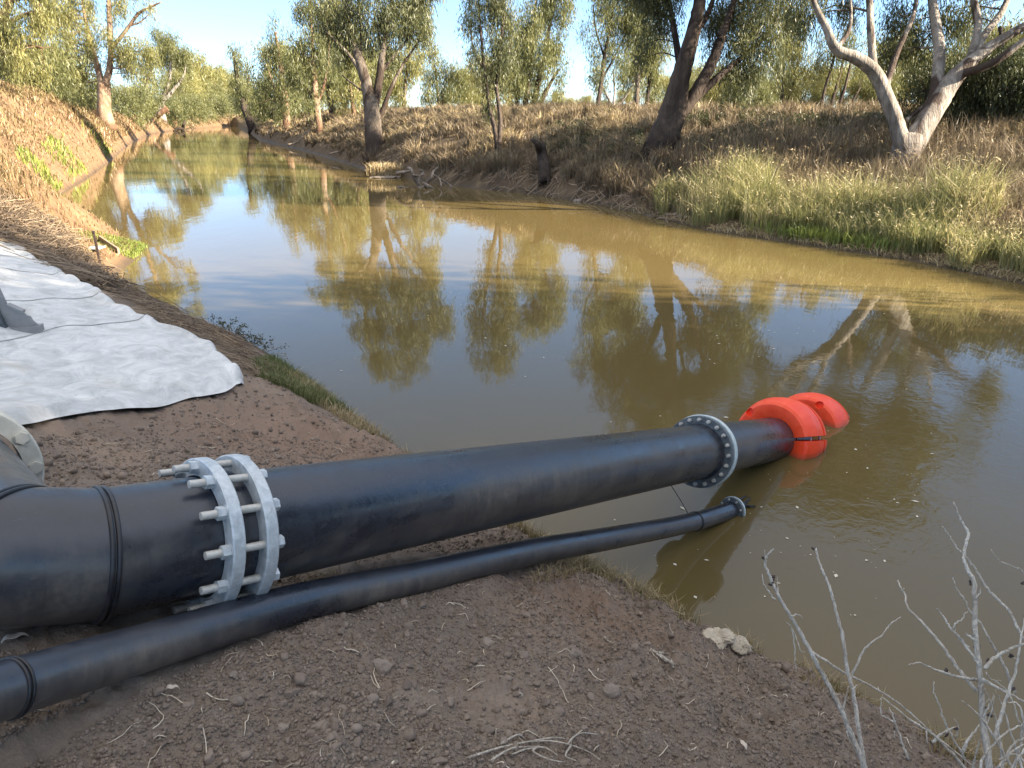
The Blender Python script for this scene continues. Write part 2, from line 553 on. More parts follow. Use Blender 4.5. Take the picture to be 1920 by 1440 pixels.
M['plank'] = mat_simple('weathered_plank', (0.22, 0.15, 0.10), (0.36, 0.27, 0.19), 0.8)
M['rock'] = mat_simple('pale_rock', (0.34, 0.29, 0.22), (0.55, 0.48, 0.37), 0.95, 0, 16, 0.012, (0.22, 0.18, 0.12))
M['crumb'] = None
M['clod'] = mat_simple('soil_clod', (0.165, 0.134, 0.108), (0.26, 0.213, 0.172), 0.95, 0, 9, 0.006)
tt = NT('soil_crumb')
_c = tt.ramp(tt.attr('rnd'), [(0.0, (0.140, 0.113, 0.091)), (0.6, (0.205, 0.168, 0.135)), (0.92, (0.265, 0.218, 0.176)), (1.0, (0.33, 0.26, 0.20))])
_n = tt.noise(tt.pos(), 160.0, 4, 0.7)
_c = tt.mix(tt.ramp(_n, [(0.3, 0.0), (0.75, 0.6)]), _c, (0.20, 0.15, 0.12))
M['crumb'] = tt.principled(_c, 0.95, nrm=tt.bump(_n, 0.7, 0.004), spec=0.2)
M['leaflit'] = mat_simple('dead_leaf', (0.42, 0.36, 0.29), (0.58, 0.51, 0.43), 0.7)
M['fleck'] = NT('foam_fleck').principled((0.6, 0.56, 0.45), 0.7)
M['mesh'] = mat_simple('black_mesh', (0.012, 0.014, 0.018), (0.03, 0.033, 0.04), 0.5)
M['wire'] = NT('wire').principled((0.06, 0.05, 0.045), 0.6)


def mat_sheet():
    t = NT('white_geotextile')
    p = t.pos()
    n1 = t.noise(p, 1.6, 6, 0.65, 0.6)
    n2 = t.noise(t.pos((1.5, 0.6, 1)), 3.2, 7, 0.72, 1.2)
    n3 = t.noise(p, 180.0, 3, 0.6)
    c = t.ramp(n2, [(0.33, (0.42, 0.43, 0.42)), (0.5, (0.57, 0.575, 0.56)), (0.64, (0.69, 0.685, 0.66))])
    c = t.mix(t.ramp(n1, [(0.52, 0.0), (0.75, 0.6)]), c, (0.40, 0.37, 0.31))
    spk = t.ramp(t.noise(p, 26.0, 2, 0.5), [(0.74, 0.0), (0.77, 0.8)])
    c = t.mix(spk, c, (0.16, 0.14, 0.12))
    b = t.bump(n3, 0.5, 0.004)
    b = t.bump(n2, 0.14, 0.010, b)
    return t.principled(c, 0.9, nrm=b, spec=0.2)


M['sheet'] = mat_sheet()
M['seam'] = NT('sheet_seam').principled((0.33, 0.33, 0.31), 0.9)

# ------------------------------------------------------------------ pipes' axes (needed by the ground, which is dug out under them)
BR = 0.25
B_A = at(520, 979, 3.40)
B_B = at(1440, 825, 8.5)
BDIR = (B_B - B_A) / np.linalg.norm(B_B - B_A)
B_L = np.linalg.norm(B_B - B_A)
P1 = at(184, 1038, 2.86)
P2 = at(12, 1044, 2.68)
P3 = at(-84, 900, 3.45)
BIG = np.array([P3, P2, P1, B_A, B_B, B_B + BDIR * 2.2])
SR = 0.085
SMALL = spline([at(-60, 1316, 2.08), at(20, 1290, 2.2), at(280, 1212, 2.68), at(560, 1130, 3.3), at(780, 1083, 3.95), at(980, 1038, 4.75),
                at(1150, 1008, 5.65), at(1290, 981, 6.7), at(1374, 956, 7.3)], 8)


def seg_dist(x, y, poly):
    """distance in plan to a polyline and the interpolated z along it"""
    best = np.full(np.shape(x), 1e9)
    zz = np.zeros(np.shape(x))
    for a, b in zip(poly[:-1], poly[1:]):
        dx, dy = b[0] - a[0], b[1] - a[1]
        L2 = dx * dx + dy * dy + 1e-9
        t = np.clip(((x - a[0]) * dx + (y - a[1]) * dy) / L2, 0, 1)
        d = np.hypot(x - a[0] - t * dx, y - a[1] - t * dy)
        m = d < best
        best = np.where(m, d, best)
        if len(a) > 2: zz = np.where(m, a[2] + t * (b[2] - a[2]), zz)
    return best, zz


# ------------------------------------------------------------------ terrain
NEAR = [(60, -70), (22, -24), (9, -4), (5, 1), (3.2, 3.0), (2.2, 3.95), (1.3, 4.8), (0.2, 5.9), (-1.1, 7.5), (-2.3, 9.2), (-4, 11.6), (-6.9, 14.2), (-8.8, 16.4)]
NEAR += [tuple(onz(px, py, 0)[:2]) for px, py in [(222, 508), (248, 492), (278, 464), (215, 442), (150, 420), (108, 390), (110, 366), (165, 332),
                                                   (200, 306), (245, 267), (285, 251), (330, 244), (430, 236.5)]]
FAR = [tuple(onz(px, py, 0)[:2]) for px, py in [(445, 238), (470, 250), (485, 262), (560, 279), (620, 297), (700, 322), (800, 340), (890, 353), (1000, 364), (1140, 387),
                                                (1330, 433), (1500, 458), (1700, 488), (1920, 533)]]
FAR += [(16, 9), (21, -1), (32, -25), (75, -80)]
NEAR, FAR = np.array(NEAR), np.array(FAR)
RIVER = np.concatenate([NEAR, FAR])


def in_river(x, y):
    c = np.zeros(np.shape(x), bool)
    n = len(RIVER)
    for i in range(n):
        x1, y1 = RIVER[i]
        x2, y2 = RIVER[(i + 1) % n]
        if y1 == y2: continue
        k = ((y1 > y) != (y2 > y)) & (x < (x2 - x1) * (y - y1) / (y2 - y1) + x1)
        c ^= k
    return c


def terrain(x, y, fine=True):
    x, y = np.asarray(x, float), np.asarray(y, float)
    dn, _ = seg_dist(x, y, NEAR)
    df, _ = seg_dist(x, y, FAR)
    riv = in_river(x, y)
    near = dn < df
    wob = 0.5 * fbm(x * 0.35, y * 0.35, 3)
    d1 = np.maximum(dn + wob * smooth(0.5, 3, dn), 0.6 * dn)
    zn = np.interp(d1, [0, 0.4, 1, 2, 3, 4, 5, 7, 12, 40], [0, 0.36, 0.74, 1.2, 1.55, 1.85, 2.0, 2.08, 2.2, 2.6])
    H = 6.0 - 1.6 * smooth(45, 100, y) - 1.5 * smooth(110, 190, y)
    zl = H * (1 - np.exp(-d1 / (3.9 - 1.9 * smooth(35, 65, y)))) + 0.01 * np.minimum(d1, 40)
    wl = smooth(16, 30, y - 0.15 * (x + 9))
    zn = zn * (1 - wl) + zl * wl
    d2 = np.maximum(df + 1.2 * wob * smooth(0.5, 5, df), 0.6 * df)
    zr = np.interp(d2, [0, 1, 4, 7, 11, 15, 25, 60], [0.02, 0.2, 0.45, 1.2, 2.6, 3.2, 3.45, 3.5])
    zc = np.interp(d2, [0, 0.6, 2, 5, 9, 14, 60], [0.02, 0.75, 1.5, 2.55, 3.25, 3.45, 3.5])
    wr = 1 - smooth(27, 36, y)
    zf = zr * wr + zc * (1 - wr)
    z = np.where(near, zn, zf)
    dm = np.minimum(dn, df)
    sx_, sy_ = onz(244, 470, 0)[:2]
    z = z * (1 - .75 * np.exp(-(((x - sx_) / 1.7) ** 2 + ((y - sy_) / 1.9) ** 2) ** 2))
    z = z + smooth(0.3, 4, dm) * (0.40 * fbm(x * 0.22, y * 0.22, 3) * smooth(6, 25, np.hypot(x, y)) + (~near) * 0.35 * np.abs(fbm(x * 0.45 + 7, y * 0.45, 3)) * smooth(.5, 4, df) + 0.10 * fbm(x * 1.1 + 5, y * 1.1, 3))
    z = np.maximum(z, 0.03 + 0.10 * np.minimum(dm, 4))
    mound = 0.0
    for cx_, cy_ in ((-2.55, 7.35), (-2.05, 6.75), (-1.5, 6.35), (-1.05, 6.1)):
        mound = mound + 0.13 * np.exp(-((x - cx_) ** 2 + (y - cy_) ** 2) / .42 ** 2)
    z = z + near * mound * (1 + .9 * fbm(x * 3.1 + 2, y * 3.1, 3))
    if fine:
        soilw = near * smooth(14, 9, y)
        amp = smooth(0.05, 0.6, dm) * soilw
        z = z + amp * (1 + 1.1 * smooth(3.0, 1.2, dm) * smooth(-.6, .6, x)) * (0.06 * fbm(x * 5, y * 5, 4) + 0.028 * np.maximum(fbm(x * 22 + 3, y * 22, 3), -0.15))
    # trenches under the two pipes
    db, zb = seg_dist(x, y, BIG)
    tb = zb - BR * 0.86 + 0.35 * np.maximum(db - 0.2, 0)
    kb = smooth(0.60, 0.34, db)
    z = np.where(near, np.minimum(z, tb * kb + z * (1 - kb)), z)
    ds, zs = seg_dist(x, y, SMALL[::4])
    ts = zs - SR * 0.8 + 0.5 * np.maximum(ds - 0.07, 0)
    ks = smooth(0.3, 0.14, ds)
    z = np.where(near, np.minimum(z, ts * ks + z * (1 - ks)), z)
    z = np.where(riv, -np.minimum(1.3, 0.5 * dm), z)
    return z


def zat(x, y, fine=False):
    return float(terrain(np.array([x]), np.array([y]), fine)[0])


def hit(px, py, t0=1.2, fine=False):
    """first point where the sight line through a pixel meets the ground or the water"""
    d = ray(px, py)
    t = t0 * 1.004 ** np.arange(1700)
    P = CAM + t[:, None] * d
    g = np.maximum(terrain(P[:, 0], P[:, 1], fine), 0.0)
    k = np.argmax(P[:, 2] <= g)
    if P[k, 2] > g[k]: k = len(t) - 1
    return P[k]


def hdepth(px, py):
    p = hit(px, py)
    return float((p - CAM) @ FWD)


def build_ground():
    r1 = np.exp(np.linspace(math.log(0.5), math.log(13), 430))
    r2 = np.exp(np.linspace(math.log(13), math.log(3500), 520))[1:]
    R = np.concatenate([r1, r2])
    a = np.concatenate([np.radians(np.linspace(-46, 46, 620)), np.radians(np.linspace(46, 314, 130))[1:-1]])
    x = R[:, None] * np.sin(a)
    y = R[:, None] * np.cos(a)
    z = terrain(x, y)
    n, m = x.shape
    V = np.stack([x, y, z], -1).reshape(-1, 3)
    idx = np.arange(n * m).reshape(n, m)
    A, B = idx[:-1], idx[1:]
    q = np.stack([A, B, np.roll(B, -1, 1), np.roll(A, -1, 1)], -1).reshape(-1, 4)[:, ::-1]
    V = np.concatenate([V, [[0, 0, zat(0, 0)]]])
    c = len(V) - 1
    t = np.stack([np.full(m, c), idx[0], np.roll(idx[0], -1)], -1)[:, ::-1]
    X, Y = V[:, 0], V[:, 1]
    dn, _ = seg_dist(X, Y, NEAR)
    df, _ = seg_dist(X, Y, FAR)
    near = dn < df
    nz = fbm(X * 0.8, Y * 0.8, 4)
    soil = near * smooth(12.5, 9.5, Y + 1.5 * nz) 
    soil = soil * smooth(0.0, 0.5, dn + 0.3 * nz)
    clay = near * smooth(13, 17, Y + 2 * nz) 
    field = (~near) * smooth(13, 19, df + 3 * nz)
    field = np.maximum(field, near * smooth(10, 18, dn + 3 * nz) * smooth(15, 30, Y))
    red = near * np.exp(-(((X + 1.9) / 1.6) ** 2 + ((Y - 5.9) / 1.5) ** 2)) * 0.6 + near * 0.5 * np.exp(-(((X - .45) / 0.5) ** 2 + ((Y - 3.7) / 0.5) ** 2))
    wet = smooth(0.22, 0.03, V[:, 2] + 0.06 * nz)
    o = mk('ground', V, [q, t], mat_ground(), None, True,
           {'soil': soil, 'clay': clay, 'field': field, 'red': np.clip(red, 0, 1), 'wet': wet})
    tag(o, kind='structure')


build_ground()
wx = np.array([[-700, -150, 0], [400, -150, 0], [400, 900, 0], [-700, 900, 0]], float)
water = mk('water', wx, np.array([[0, 1, 2, 3]]), mat_water(), None, False)
tag(water, kind='structure')

# ------------------------------------------------------------------ vegetation builders


def leaf_mesh(cent, per, spread, L, W, r, droop=1.2):
    n = len(cent) * per
    pos = np.repeat(cent, per, 0) + r.normal(size=(n, 3)) * spread
    d = r.normal(size=(n, 3)) * 0.75
    d[:, 2] -= droop * 1.5
    d /= np.linalg.norm(d, axis=1)[:, None]
    s = np.cross(d, r.normal(size=(n, 3)))
    s /= np.linalg.norm(s, axis=1)[:, None] + 1e-9
    l = L * (0.6 + 0.8 * r.random(n))[:, None]
    wd = W * (0.6 + 0.8 * r.random(n))[:, None]
    V = np.stack([pos, pos + d * l * 0.4 + s * wd * 0.5, pos + d * l, pos + d * l * 0.4 - s * wd * 0.5], 1).reshape(-1, 3)
    q = np.arange(n * 4).reshape(n, 4)
    tone = np.repeat(r.random(len(cent)), per) * 0.66 + r.random(n) * 0.34
    return V, q, np.repeat(tone, 4)


def blade_mesh(base, h, wd, lean, r, bend=0.5, az=None):
    n = len(base)
    h = np.broadcast_to(h, (n,))
    wd = np.broadcast_to(wd, (n,))
    az = r.random(n) * 2 * math.pi if az is None else az
    ld = np.stack([np.cos(az), np.sin(az), np.zeros(n)], 1) * (lean * r.random(n) * h)[:, None]
    az2 = r.random(n) * math.pi
    s = np.stack([np.cos(az2), np.sin(az2), np.zeros(n)], 1) * (wd * 0.5)[:, None]
    up = np.array([0, 0, 1.0])
    m = base + ld * bend * 0.5 + up * (h * 0.6)[:, None]
    t = base + ld + up * (h * (1 - 0.25 * lean * r.random(n)))[:, None]
    V = np.stack([base - s, base + s, m + s * 0.8, m - s * 0.8, t], 1).reshape(-1, 3)
    i = np.arange(n)[:, None] * 5
    rn = r.random(n)
    return V, [i + np.array([[0, 1, 2, 3]]), i + np.array([[3, 2, 4]])], np.repeat(rn, 5), t


def tree(name, label, paths, blobs, D=None, bark='bark_grey', leaf='leaf_mid', L=0.3, W=0.06, dens=1.0, group=None, seed=1,
         cat='tree', spread=0.42, cover=1.0, droop=1.2, foot=2.2, twigs=0.5, wob=0.16):
    """paths: [(px, py, depth offset, radius)] - limbs; blobs: (px, py, depth offset, half width px, half height px[, density])"""
    r = np.random.default_rng(seed)
    b = paths[0][0]
    if D is None: D = hdepth(b[0], b[1])
    P = [[(*at(p[0], p[1], D + p[2]), p[3]) for p in path] for path in paths]
    base = np.array(P[0][0][:3])
    g = zat(base[0], base[1])
    root = empty(name, (base[0], base[1], g))
    tag(root, label, cat, group)
    # carry the trunk down into the ground with a flare
    p0 = P[0][0]
    P[0] = [(p0[0], p0[1], min(g, p0[2]) - 0.5, p0[3] * 1.35)] + P[0]
    mb = MB()
    samples = []
    for k, path in enumerate(P):
        c = spline(path, 6)
        c[1:-1, :3] += r.normal(size=(len(c) - 2, 3)) * c[1:-1, 3:4] * 0.035
        mb.tube(c[:, :3], np.maximum(c[:, 3], 0.012), 12 if c[0, 3] > 0.25 else 7, True, wob, r)
        samples.append(c)
    S = np.concatenate(samples)
    S = S[S[:, 2] > g + 0.5] if (S[:, 2] > g + 0.5).any() else S
    cents = []
    for bl in blobs:
        c = at(bl[0], bl[1], D + bl[2])
        rx, rz = bl[3] * D / F, bl[4] * D / F
        k = bl[5] if len(bl) > 5 else 1.0
        sp = spread
        n = max(3, int(2.6 * rx * rz / (sp * sp) * 0.46 * dens * k))
        u = r.normal(size=(n, 3))
        u /= np.linalg.norm(u, axis=1)[:, None]
        q = u * (r.random(n) ** 0.5 * (.78 + .5 * r.random(n)))[:, None] * np.array([rx, 0.85 * rx, rz])
        cents.append(c + q)
    if cents:
        C = np.concatenate(cents)
        L, W = L * .95, W * .62
        per = max(8, int(cover * 1.7 * (2.2 * spread) ** 2 / (L * W * 0.55)))
        V, q, rn = leaf_mesh(C, per, np.array([spread * .66, spread * .66, spread * 1.0]), L, W, r, droop)
        pick = C[r.random(len(C)) < twigs]
        for c in pick:
            dd = np.linalg.norm(S[:, :3] - c, axis=1) + 0.6 * np.maximum(S[:, 2] - c[2], 0)
            j = int(np.argmin(dd))
            s = S[j]
            ln = np.linalg.norm(c - s[:3])
            mid = (s[:3] + c) / 2 + np.array([0, 0, 0.12 * ln]) + r.normal(size=3) * 0.08 * ln
            rr = min(s[3] * 0.6, 0.012 + 0.012 * ln)
            mb.tube(spline([s[:3], mid, c], 3), np.linspace(rr, rr * 0.35, 7), 4, False)
        co = np.concatenate(mb.v)
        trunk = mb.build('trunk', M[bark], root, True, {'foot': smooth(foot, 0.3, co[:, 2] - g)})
        mk('crown', V, q, M[leaf], root, False, {'rnd': rn})
    else:
        co = np.concatenate(mb.v)
        mb.build('trunk', M[bark], root, True, {'foot': smooth(foot, 0.3, co[:, 2] - g)})
    return root


def free_tree(name, h, cw, seed, bark, leaf, L=0.35, W=0.08, lean=0.1, stems=2, cover=1.0, spread=0.5, low=0.3, ncl=60):
    """a gum tree at the origin, in metres: forked trunk and a loose, clumpy crown"""
    r = np.random.default_rng(seed)
    root = empty(name)
    mb = MB()
    S, tips = [], []
    r0 = 0.018 * h + 0.06
    for k in range(stems):
        az = r.random() * 6.28
        ln = np.array([math.cos(az), math.sin(az), 0]) * h * (lean + 0.12 * r.random())
        pts = [(0, 0, -0.5, r0 * 1.4), (*(ln * 0.1 + [0, 0, h * 0.12]), r0), (*(ln * 0.45 + [0, 0, h * 0.4]), r0 * 0.75),
               (*(ln * 0.9 + r.normal(size=3) * 0.03 * h + [0, 0, h * 0.7]), r0 * 0.45), (*(ln * 1.2 + r.normal(size=3) * 0.04 * h + [0, 0, h * 0.95]), r0 * 0.15)]
        c = spline(pts, 5)
        mb.tube(c[:, :3], c[:, 3], 8, True, 0.15, r)
        S.append(c[8:])
        for j in range(4):
            s = c[int(len(c) * (0.4 + 0.13 * j))]
            a2 = r.random() * 6.28
            e = s[:3] + np.array([math.cos(a2) * cw * 0.6, math.sin(a2) * cw * 0.6, h * (0.12 + 0.12 * r.random())])
            c2 = spline([s, (*((s[:3] + e) / 2 + [0, 0, 0.05 * h]), s[3] * 0.5), (*e, s[3] * 0.2)], 4)
            mb.tube(c2[:, :3], np.maximum(c2[:, 3], .012), 6, True, 0.1, r)
            S.append(c2)
            tips.append(e)
    S = np.concatenate(S)
    clumps = np.concatenate([np.array(tips), S[r.integers(0, len(S), 8), :3] + r.normal(size=(8, 3)) * [cw * .3, cw * .3, h * .05]])
    clumps = clumps[clumps[:, 2] > low * h]
    cr = cw * 0.30
    C = clumps[r.integers(0, len(clumps), ncl)] + r.normal(size=(ncl, 3)) * [cr, cr, cr * 1.25]
    C[:, 2] = np.clip(C[:, 2], low * h, h * 1.03)
    L, W = L * .95, W * .7
    per = max(8, int(cover * 1.7 * (2.2 * spread) ** 2 / (L * W * 0.55)))
    V, q, rn = leaf_mesh(C, per, np.array([spread * .8, spread * .8, spread * 1.1]), L, W, r, 1.2)
    for c in C[::2]:
        j = int(np.argmin(np.linalg.norm(S[:, :3] - c, axis=1)))
        ln = np.linalg.norm(c - S[j, :3])
        mb.tube(spline([S[j, :3], (S[j, :3] + c) / 2 + [0, 0, .1 * ln], c], 3), np.linspace(0.04, 0.015, 7), 4, False)
    co = np.concatenate(mb.v)
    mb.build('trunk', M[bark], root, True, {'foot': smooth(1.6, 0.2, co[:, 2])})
    mk('crown', V, q, M[leaf], root, False, {'rnd': rn})
    return root


def copy_tree(o, parent=None):
    c = o.copy()
    COL.objects.link(c)
    c.parent = parent
    for ch in list(o.children): copy_tree(ch, c)
    return c


def place(o, px, D, scale=1.0, rz=0.0, label=None, group=None, cat='tree', hz=1.0):
    p = at(px, 224, D)
    z = zat(p[0], p[1])
    o.location = (p[0], p[1], z - 0.1)
    o.scale = (scale, scale, scale * hz)
    o.rotation_euler = (0, 0, rz)
    tag(o, label, cat, group)
    return o

# ------------------------------------------------------------------ trees, each placed where its foot stands
# --- right bank, near to far
tree('river_gum', 'white-barked gum with a wide forked trunk above the reeds at right',
     [[(1690, 335, 0, 0.55), (1698, 290, 0, 0.509), (1703, 262, 0, 0.482)],
      [(1695, 285, -.1, 0.33), (1682, 235, -.2, 0.289), (1662, 180, -.4, 0.261), (1640, 135, -.7, 0.227), (1605, 108, -1, 0.193), (1568, 92, -1.2, 0.165), (1548, 50, -1.4, 0.124), (1528, 8, -1.6, 0.0963), (1505, -70, -1.8, 0.0619)],
      [(1640, 135, -.6, 0.151), (1633, 70, -.3, 0.131), (1629, -10, 0, 0.11), (1612, -150, .3, 0.0688)],
      [(1660, 165, -.3, 0.138), (1682, 100, .3, 0.103), (1715, 20, .8, 0.0757), (1725, -80, 1, 0.055)],
      [(1565, 95, -1.2, 0.0963), (1590, 60, -1.0, 0.0688), (1596, 20, -.8, 0.0482), (1590, -40, -.6, 0.0344)],
      [(1703, 290, .1, 0.427), (1730, 240, .2, 0.385), (1762, 185, .3, 0.358), (1795, 140, .2, 0.289), (1850, 92, 0, 0.193), (1905, 58, -.3, 0.165), (1985, 10, -.6, 0.103), (2060, -50, -.8, 0.0688)],
      [(1780, 160, .2, 0.206), (1820, 112, .5, 0.172), (1846, 65, .8, 0.151), (1880, 18, 1, 0.124), (1905, -45, 1.2, 0.0826)],
      [(1748, 205, .4, 0.22), (1757, 150, .6, 0.206), (1760, 90, .8, 0.186), (1752, 30, 1, 0.165), (1738, -60, 1.2, 0.124), (1700, -260, 1.4, 0.0688)],
      [(1815, 122, .3, 0.151), (1833, 50, .5, 0.138), (1824, -30, .7, 0.11), (1845, -200, 1, 0.0688)],
      [(1800, 140, .1, 0.151), (1860, 118, -.5, 0.131), (1930, 70, -1, 0.103), (2000, 40, -1.4, 0.0688)],
      [(1700, 225, .2, 0.0894), (1716, 212, .6, 0.0688), (1738, 190, .8, 0.0482), (1750, 150, 1, 0.0344)]],
     [(1510, -70, -1, 75, 60, .9), (1560, -120, 0, 100, 80), (1660, -130, .5, 110, 90), (1780, -150, 1, 120, 90), (1900, -120, 0, 120, 90), (1980, 10, -.5, 60, 60, .6),
      (1700, -300, 1, 170, 110), (1850, -330, 1, 150, 110), (1560, -290, 0, 110, 90), (1500, 40, 1.5, 40, 45, .6), (1590, 25, 1, 45, 35, .7), (1690, 40, 2, 45, 45, .8),
      (1670, 95, 2.5, 40, 35, .7), (1730, 60, 2.5, 40, 60, .7), (1790, 20, 2, 40, 50, .7), (1870, 15, 2, 50, 30, .5), (1725, 120, 3, 30, 30, .6), (1800, 70, 3, 35, 35, .5)],
     bark='bark_white', leaf='leaf_dark', L=.24, W=.05, dens=1.45, seed=11, spread=.36, foot=1.7, twigs=.35)

tree('leaning_gum', 'dark-barked old gum leaning to the right on the bank crest',
     [[(1236, 287, 0, 0.718), (1250, 245, 0, 0.602), (1262, 205, 0, 0.561), (1275, 150, -.3, 0.452), (1288, 100, -.5, 0.383), (1302, 50, -.8, 0.308), (1313, -5, -1, 0.247), (1320, -80, -1, 0.178), (1310, -200, -1, 0.0821)],
      [(1262, 225, .2, 0.342), (1290, 195, .1, 0.315), (1318, 150, -.1, 0.274), (1336, 115, -.2, 0.226), (1352, 70, -.3, 0.184), (1370, 20, -.3, 0.137), (1392, -60, -.3, 0.0889)],
      [(1290, 195, .2, 0.205), (1330, 160, 0, 0.171), (1370, 125, 0, 0.137), (1408, 95, .2, 0.103), (1445, 60, .4, 0.0684)],
      [(1278, 140, .3, 0.205), (1268, 80, .6, 0.15), (1258, 20, .8, 0.116), (1240, -60, 1, 0.0684)],
      [(1298, 70, -.4, 0.171), (1330, 20, 0, 0.123), (1345, -40, .2, 0.0889), (1355, -120, .4, 0.0547)]],
     [(1250, -90, 0, 75, 70), (1340, -110, 0, 95, 80), (1425, -50, 0, 75, 70), (1415, 40, 0, 55, 45, .9), (1395, 95, .3, 60, 40, .9), (1215, -20, .5, 55, 60, .9), (1205, 70, 1, 28, 55, .7),
      (1245, 40, 1, 40, 45, .7), (1300, -200, 0, 110, 70), (1440, 100, .5, 35, 50, .8), (1355, 40, 1, 50, 50, .9), (1370, 140, 1, 40, 35, .7), (1325, 60, 1.5, 30, 50, .6), (1170, -60, .5, 50, 60, .7), (1470, 20, 1, 40, 60, .6)],
     bark='bark_dark', leaf='leaf_dark', L=.27, W=.055, dens=1.25, seed=12, spread=.40, foot=1.0, twigs=.35)

tree('young_gum', 'small drooping gum with thin dark stem behind the shaded track',
     [[(1396, 250, 0, .10), (1398, 225, 0, .08), (1404, 195, 0, .06), (1408, 150, 0, .04)], [(1398, 225, 0, .05), (1378, 190, 0, .04), (1370, 150, 0, .03)]],
     [(1372, 170, 0, 30, 35), (1410, 150, 0, 30, 45), (1440, 185, .3, 24, 40), (1398, 205, 0, 35, 25), (1362, 200, .2, 18, 28)], D=40, bark='bark_dark', leaf='leaf_mid', L=.26, W=.05, seed=13, spread=.32)

tree('slender_gum', 'slim dark-stemmed gum standing alone against the pale sky gap',
     [[(1118, 228, 0, .17), (1121, 195, 0, .15), (1128, 150, 0, .13), (1135, 95, 0, .10), (1148, 30, 0, .07), (1155, -60, 0, .05)], [(1128, 150, 0, .07), (1150, 110, .3, .05), (1175, 60, .6, .04)],
      [(1133, 105, 0, .06), (1118, 60, 0, .05), (1112, 10, 0, .03)]],
     [(1128, 70, 0, 28, 55), (1150, 0, 0, 50, 45), (1180, 60, .5, 35, 50), (1150, -90, 0, 60, 50), (1125, 140, 0, 14, 30, .8), (1205, 0, .5, 40, 50), (1165, 120, .5, 20, 30, .7)],
     D=45, bark='bark_dark', leaf='leaf_mid', L=.28, W=.055, seed=14, spread=.38)
tree('spreading_gum', 'small pale gum with fan of white branches on the crest',
     [[(1152, 228, 0, .20), (1151, 208, 0, .17), (1150, 198, 0, .15)], [(1150, 203, 0, .11), (1138, 180, 0, .08), (1125, 150, 0, .05)], [(1150, 203, 0, .11), (1152, 175, 0, .08), (1150, 130, 0, .05)],
      [(1151, 205, 0, .11), (1170, 185, 0, .08), (1190, 155, 0, .05)], [(1151, 205, 0, .08), (1178, 195, 0, .06), (1205, 180, 0, .04)]],
     [(1150, 130, 0, 32, 28, .7), (1190, 130, 0, 28, 40, .9), (1208, 172, 0, 22, 22, .8), (1125, 160, 0, 12, 18, .6), (1222, 120, .5, 26, 60)],
     D=56, bark='bark_white', leaf='leaf_bright', L=.34, W=.07, seed=15, spread=.42, foot=.5)
tree('twin_gum', 'paired grey trunks just left of the dark leaning gum',
     [[(1192, 232, 0, .22), (1193, 200, 0, .2), (1195, 160, 0, .17), (1200, 90, 0, .13), (1205, 0, 0, .08)], [(1206, 232, .4, .2), (1213, 200, .4, .17), (1216, 165, .4, .15), (1226, 100, .4, .1)]],
     [(1200, 120, 0, 30, 45), (1225, 80, .4, 30, 45), (1210, 30, 0, 35, 40), (1195, -40, 0, 45, 50), (1232, 165, .4, 20, 30, .8), (1240, 205, .6, 18, 22, .6)],
     D=50, bark='bark_grey', leaf='leaf_mid', L=.3, W=.06, seed=16, spread=.4)

tree('young_gum', 'slim two-stemmed gum rooted low on the grassy bank',
     [[(934, 292, 0, .16), (931, 265, 0, .14), (926, 235, 0, .12), (918, 205, 0, .11), (913, 165, 0, .09), (906, 110, 0, .08), (900, 40, 0, .06), (895, -40, 0, .04)],
      [(934, 284, 0, .15), (937, 255, 0, .13), (938, 225, 0, .11), (934, 190, 0, .1), (931, 160, 0, .09), (937, 100, 0, .08), (945, 20, 0, .06), (942, -70, 0, .04)],
      [(908, 130, 0, .06), (890, 100, 0, .05), (882, 60, 0, .03)], [(936, 130, 0, .06), (955, 95, .2, .05), (962, 50, .3, .03)]],
     [(900, 40, 0, 30, 55), (935, 10, 0, 38, 55), (890, 110, 0, 18, 32, .9), (905, 150, 0, 20, 22, .9), (935, 90, 0, 32, 45), (955, 60, .3, 22, 45), (925, -70, 0, 55, 45), (915, 200, .1, 12, 15, .9), (880, 20, 0, 14, 40, .7), (940, 150, .2, 22, 22, .7)],
     bark='bark_dark', leaf='leaf_dark', L=.28, W=.06, seed=17, spread=.36, foot=.8)
tree('gum_clump', 'bright gum with several thin trunks behind the two-stemmed sapling',
     [[(985, 224, 0, .26), (986, 190, 0, .22), (992, 150, 0, .18), (1000, 80, 0, .13), (1005, 0, 0, .08)], [(999, 224, .5, .36), (1000, 200, .5, .3), (1008, 160, .5, .22), (1022, 100, .5, .16), (1035, 20, .5, .1)],
      [(1008, 224, .8, .3), (1013, 195, .8, .24), (1030, 160, .8, .16), (1048, 130, .8, .1)], [(966, 226, .2, .18), (968, 195, .2, .15), (975, 150, .2, .1)]],
     [(1000, 50, 0, 40, 60), (1035, 10, .5, 35, 60), (1010, 120, 0, 42, 45), (1000, -70, 0, 60, 50), (970, 160, 0, 28, 40), (1040, 90, .5, 28, 45), (1050, 150, .8, 18, 28, .7), (1000, 185, 0, 38, 18, .5), (975, 90, .3, 28, 60), (1058, 30, .5, 18, 50, .7), (1045, -40, .5, 35, 40)],
     D=60, bark='bark_dark', leaf='leaf_mid', L=.36, W=.075, seed=18, spread=.48)

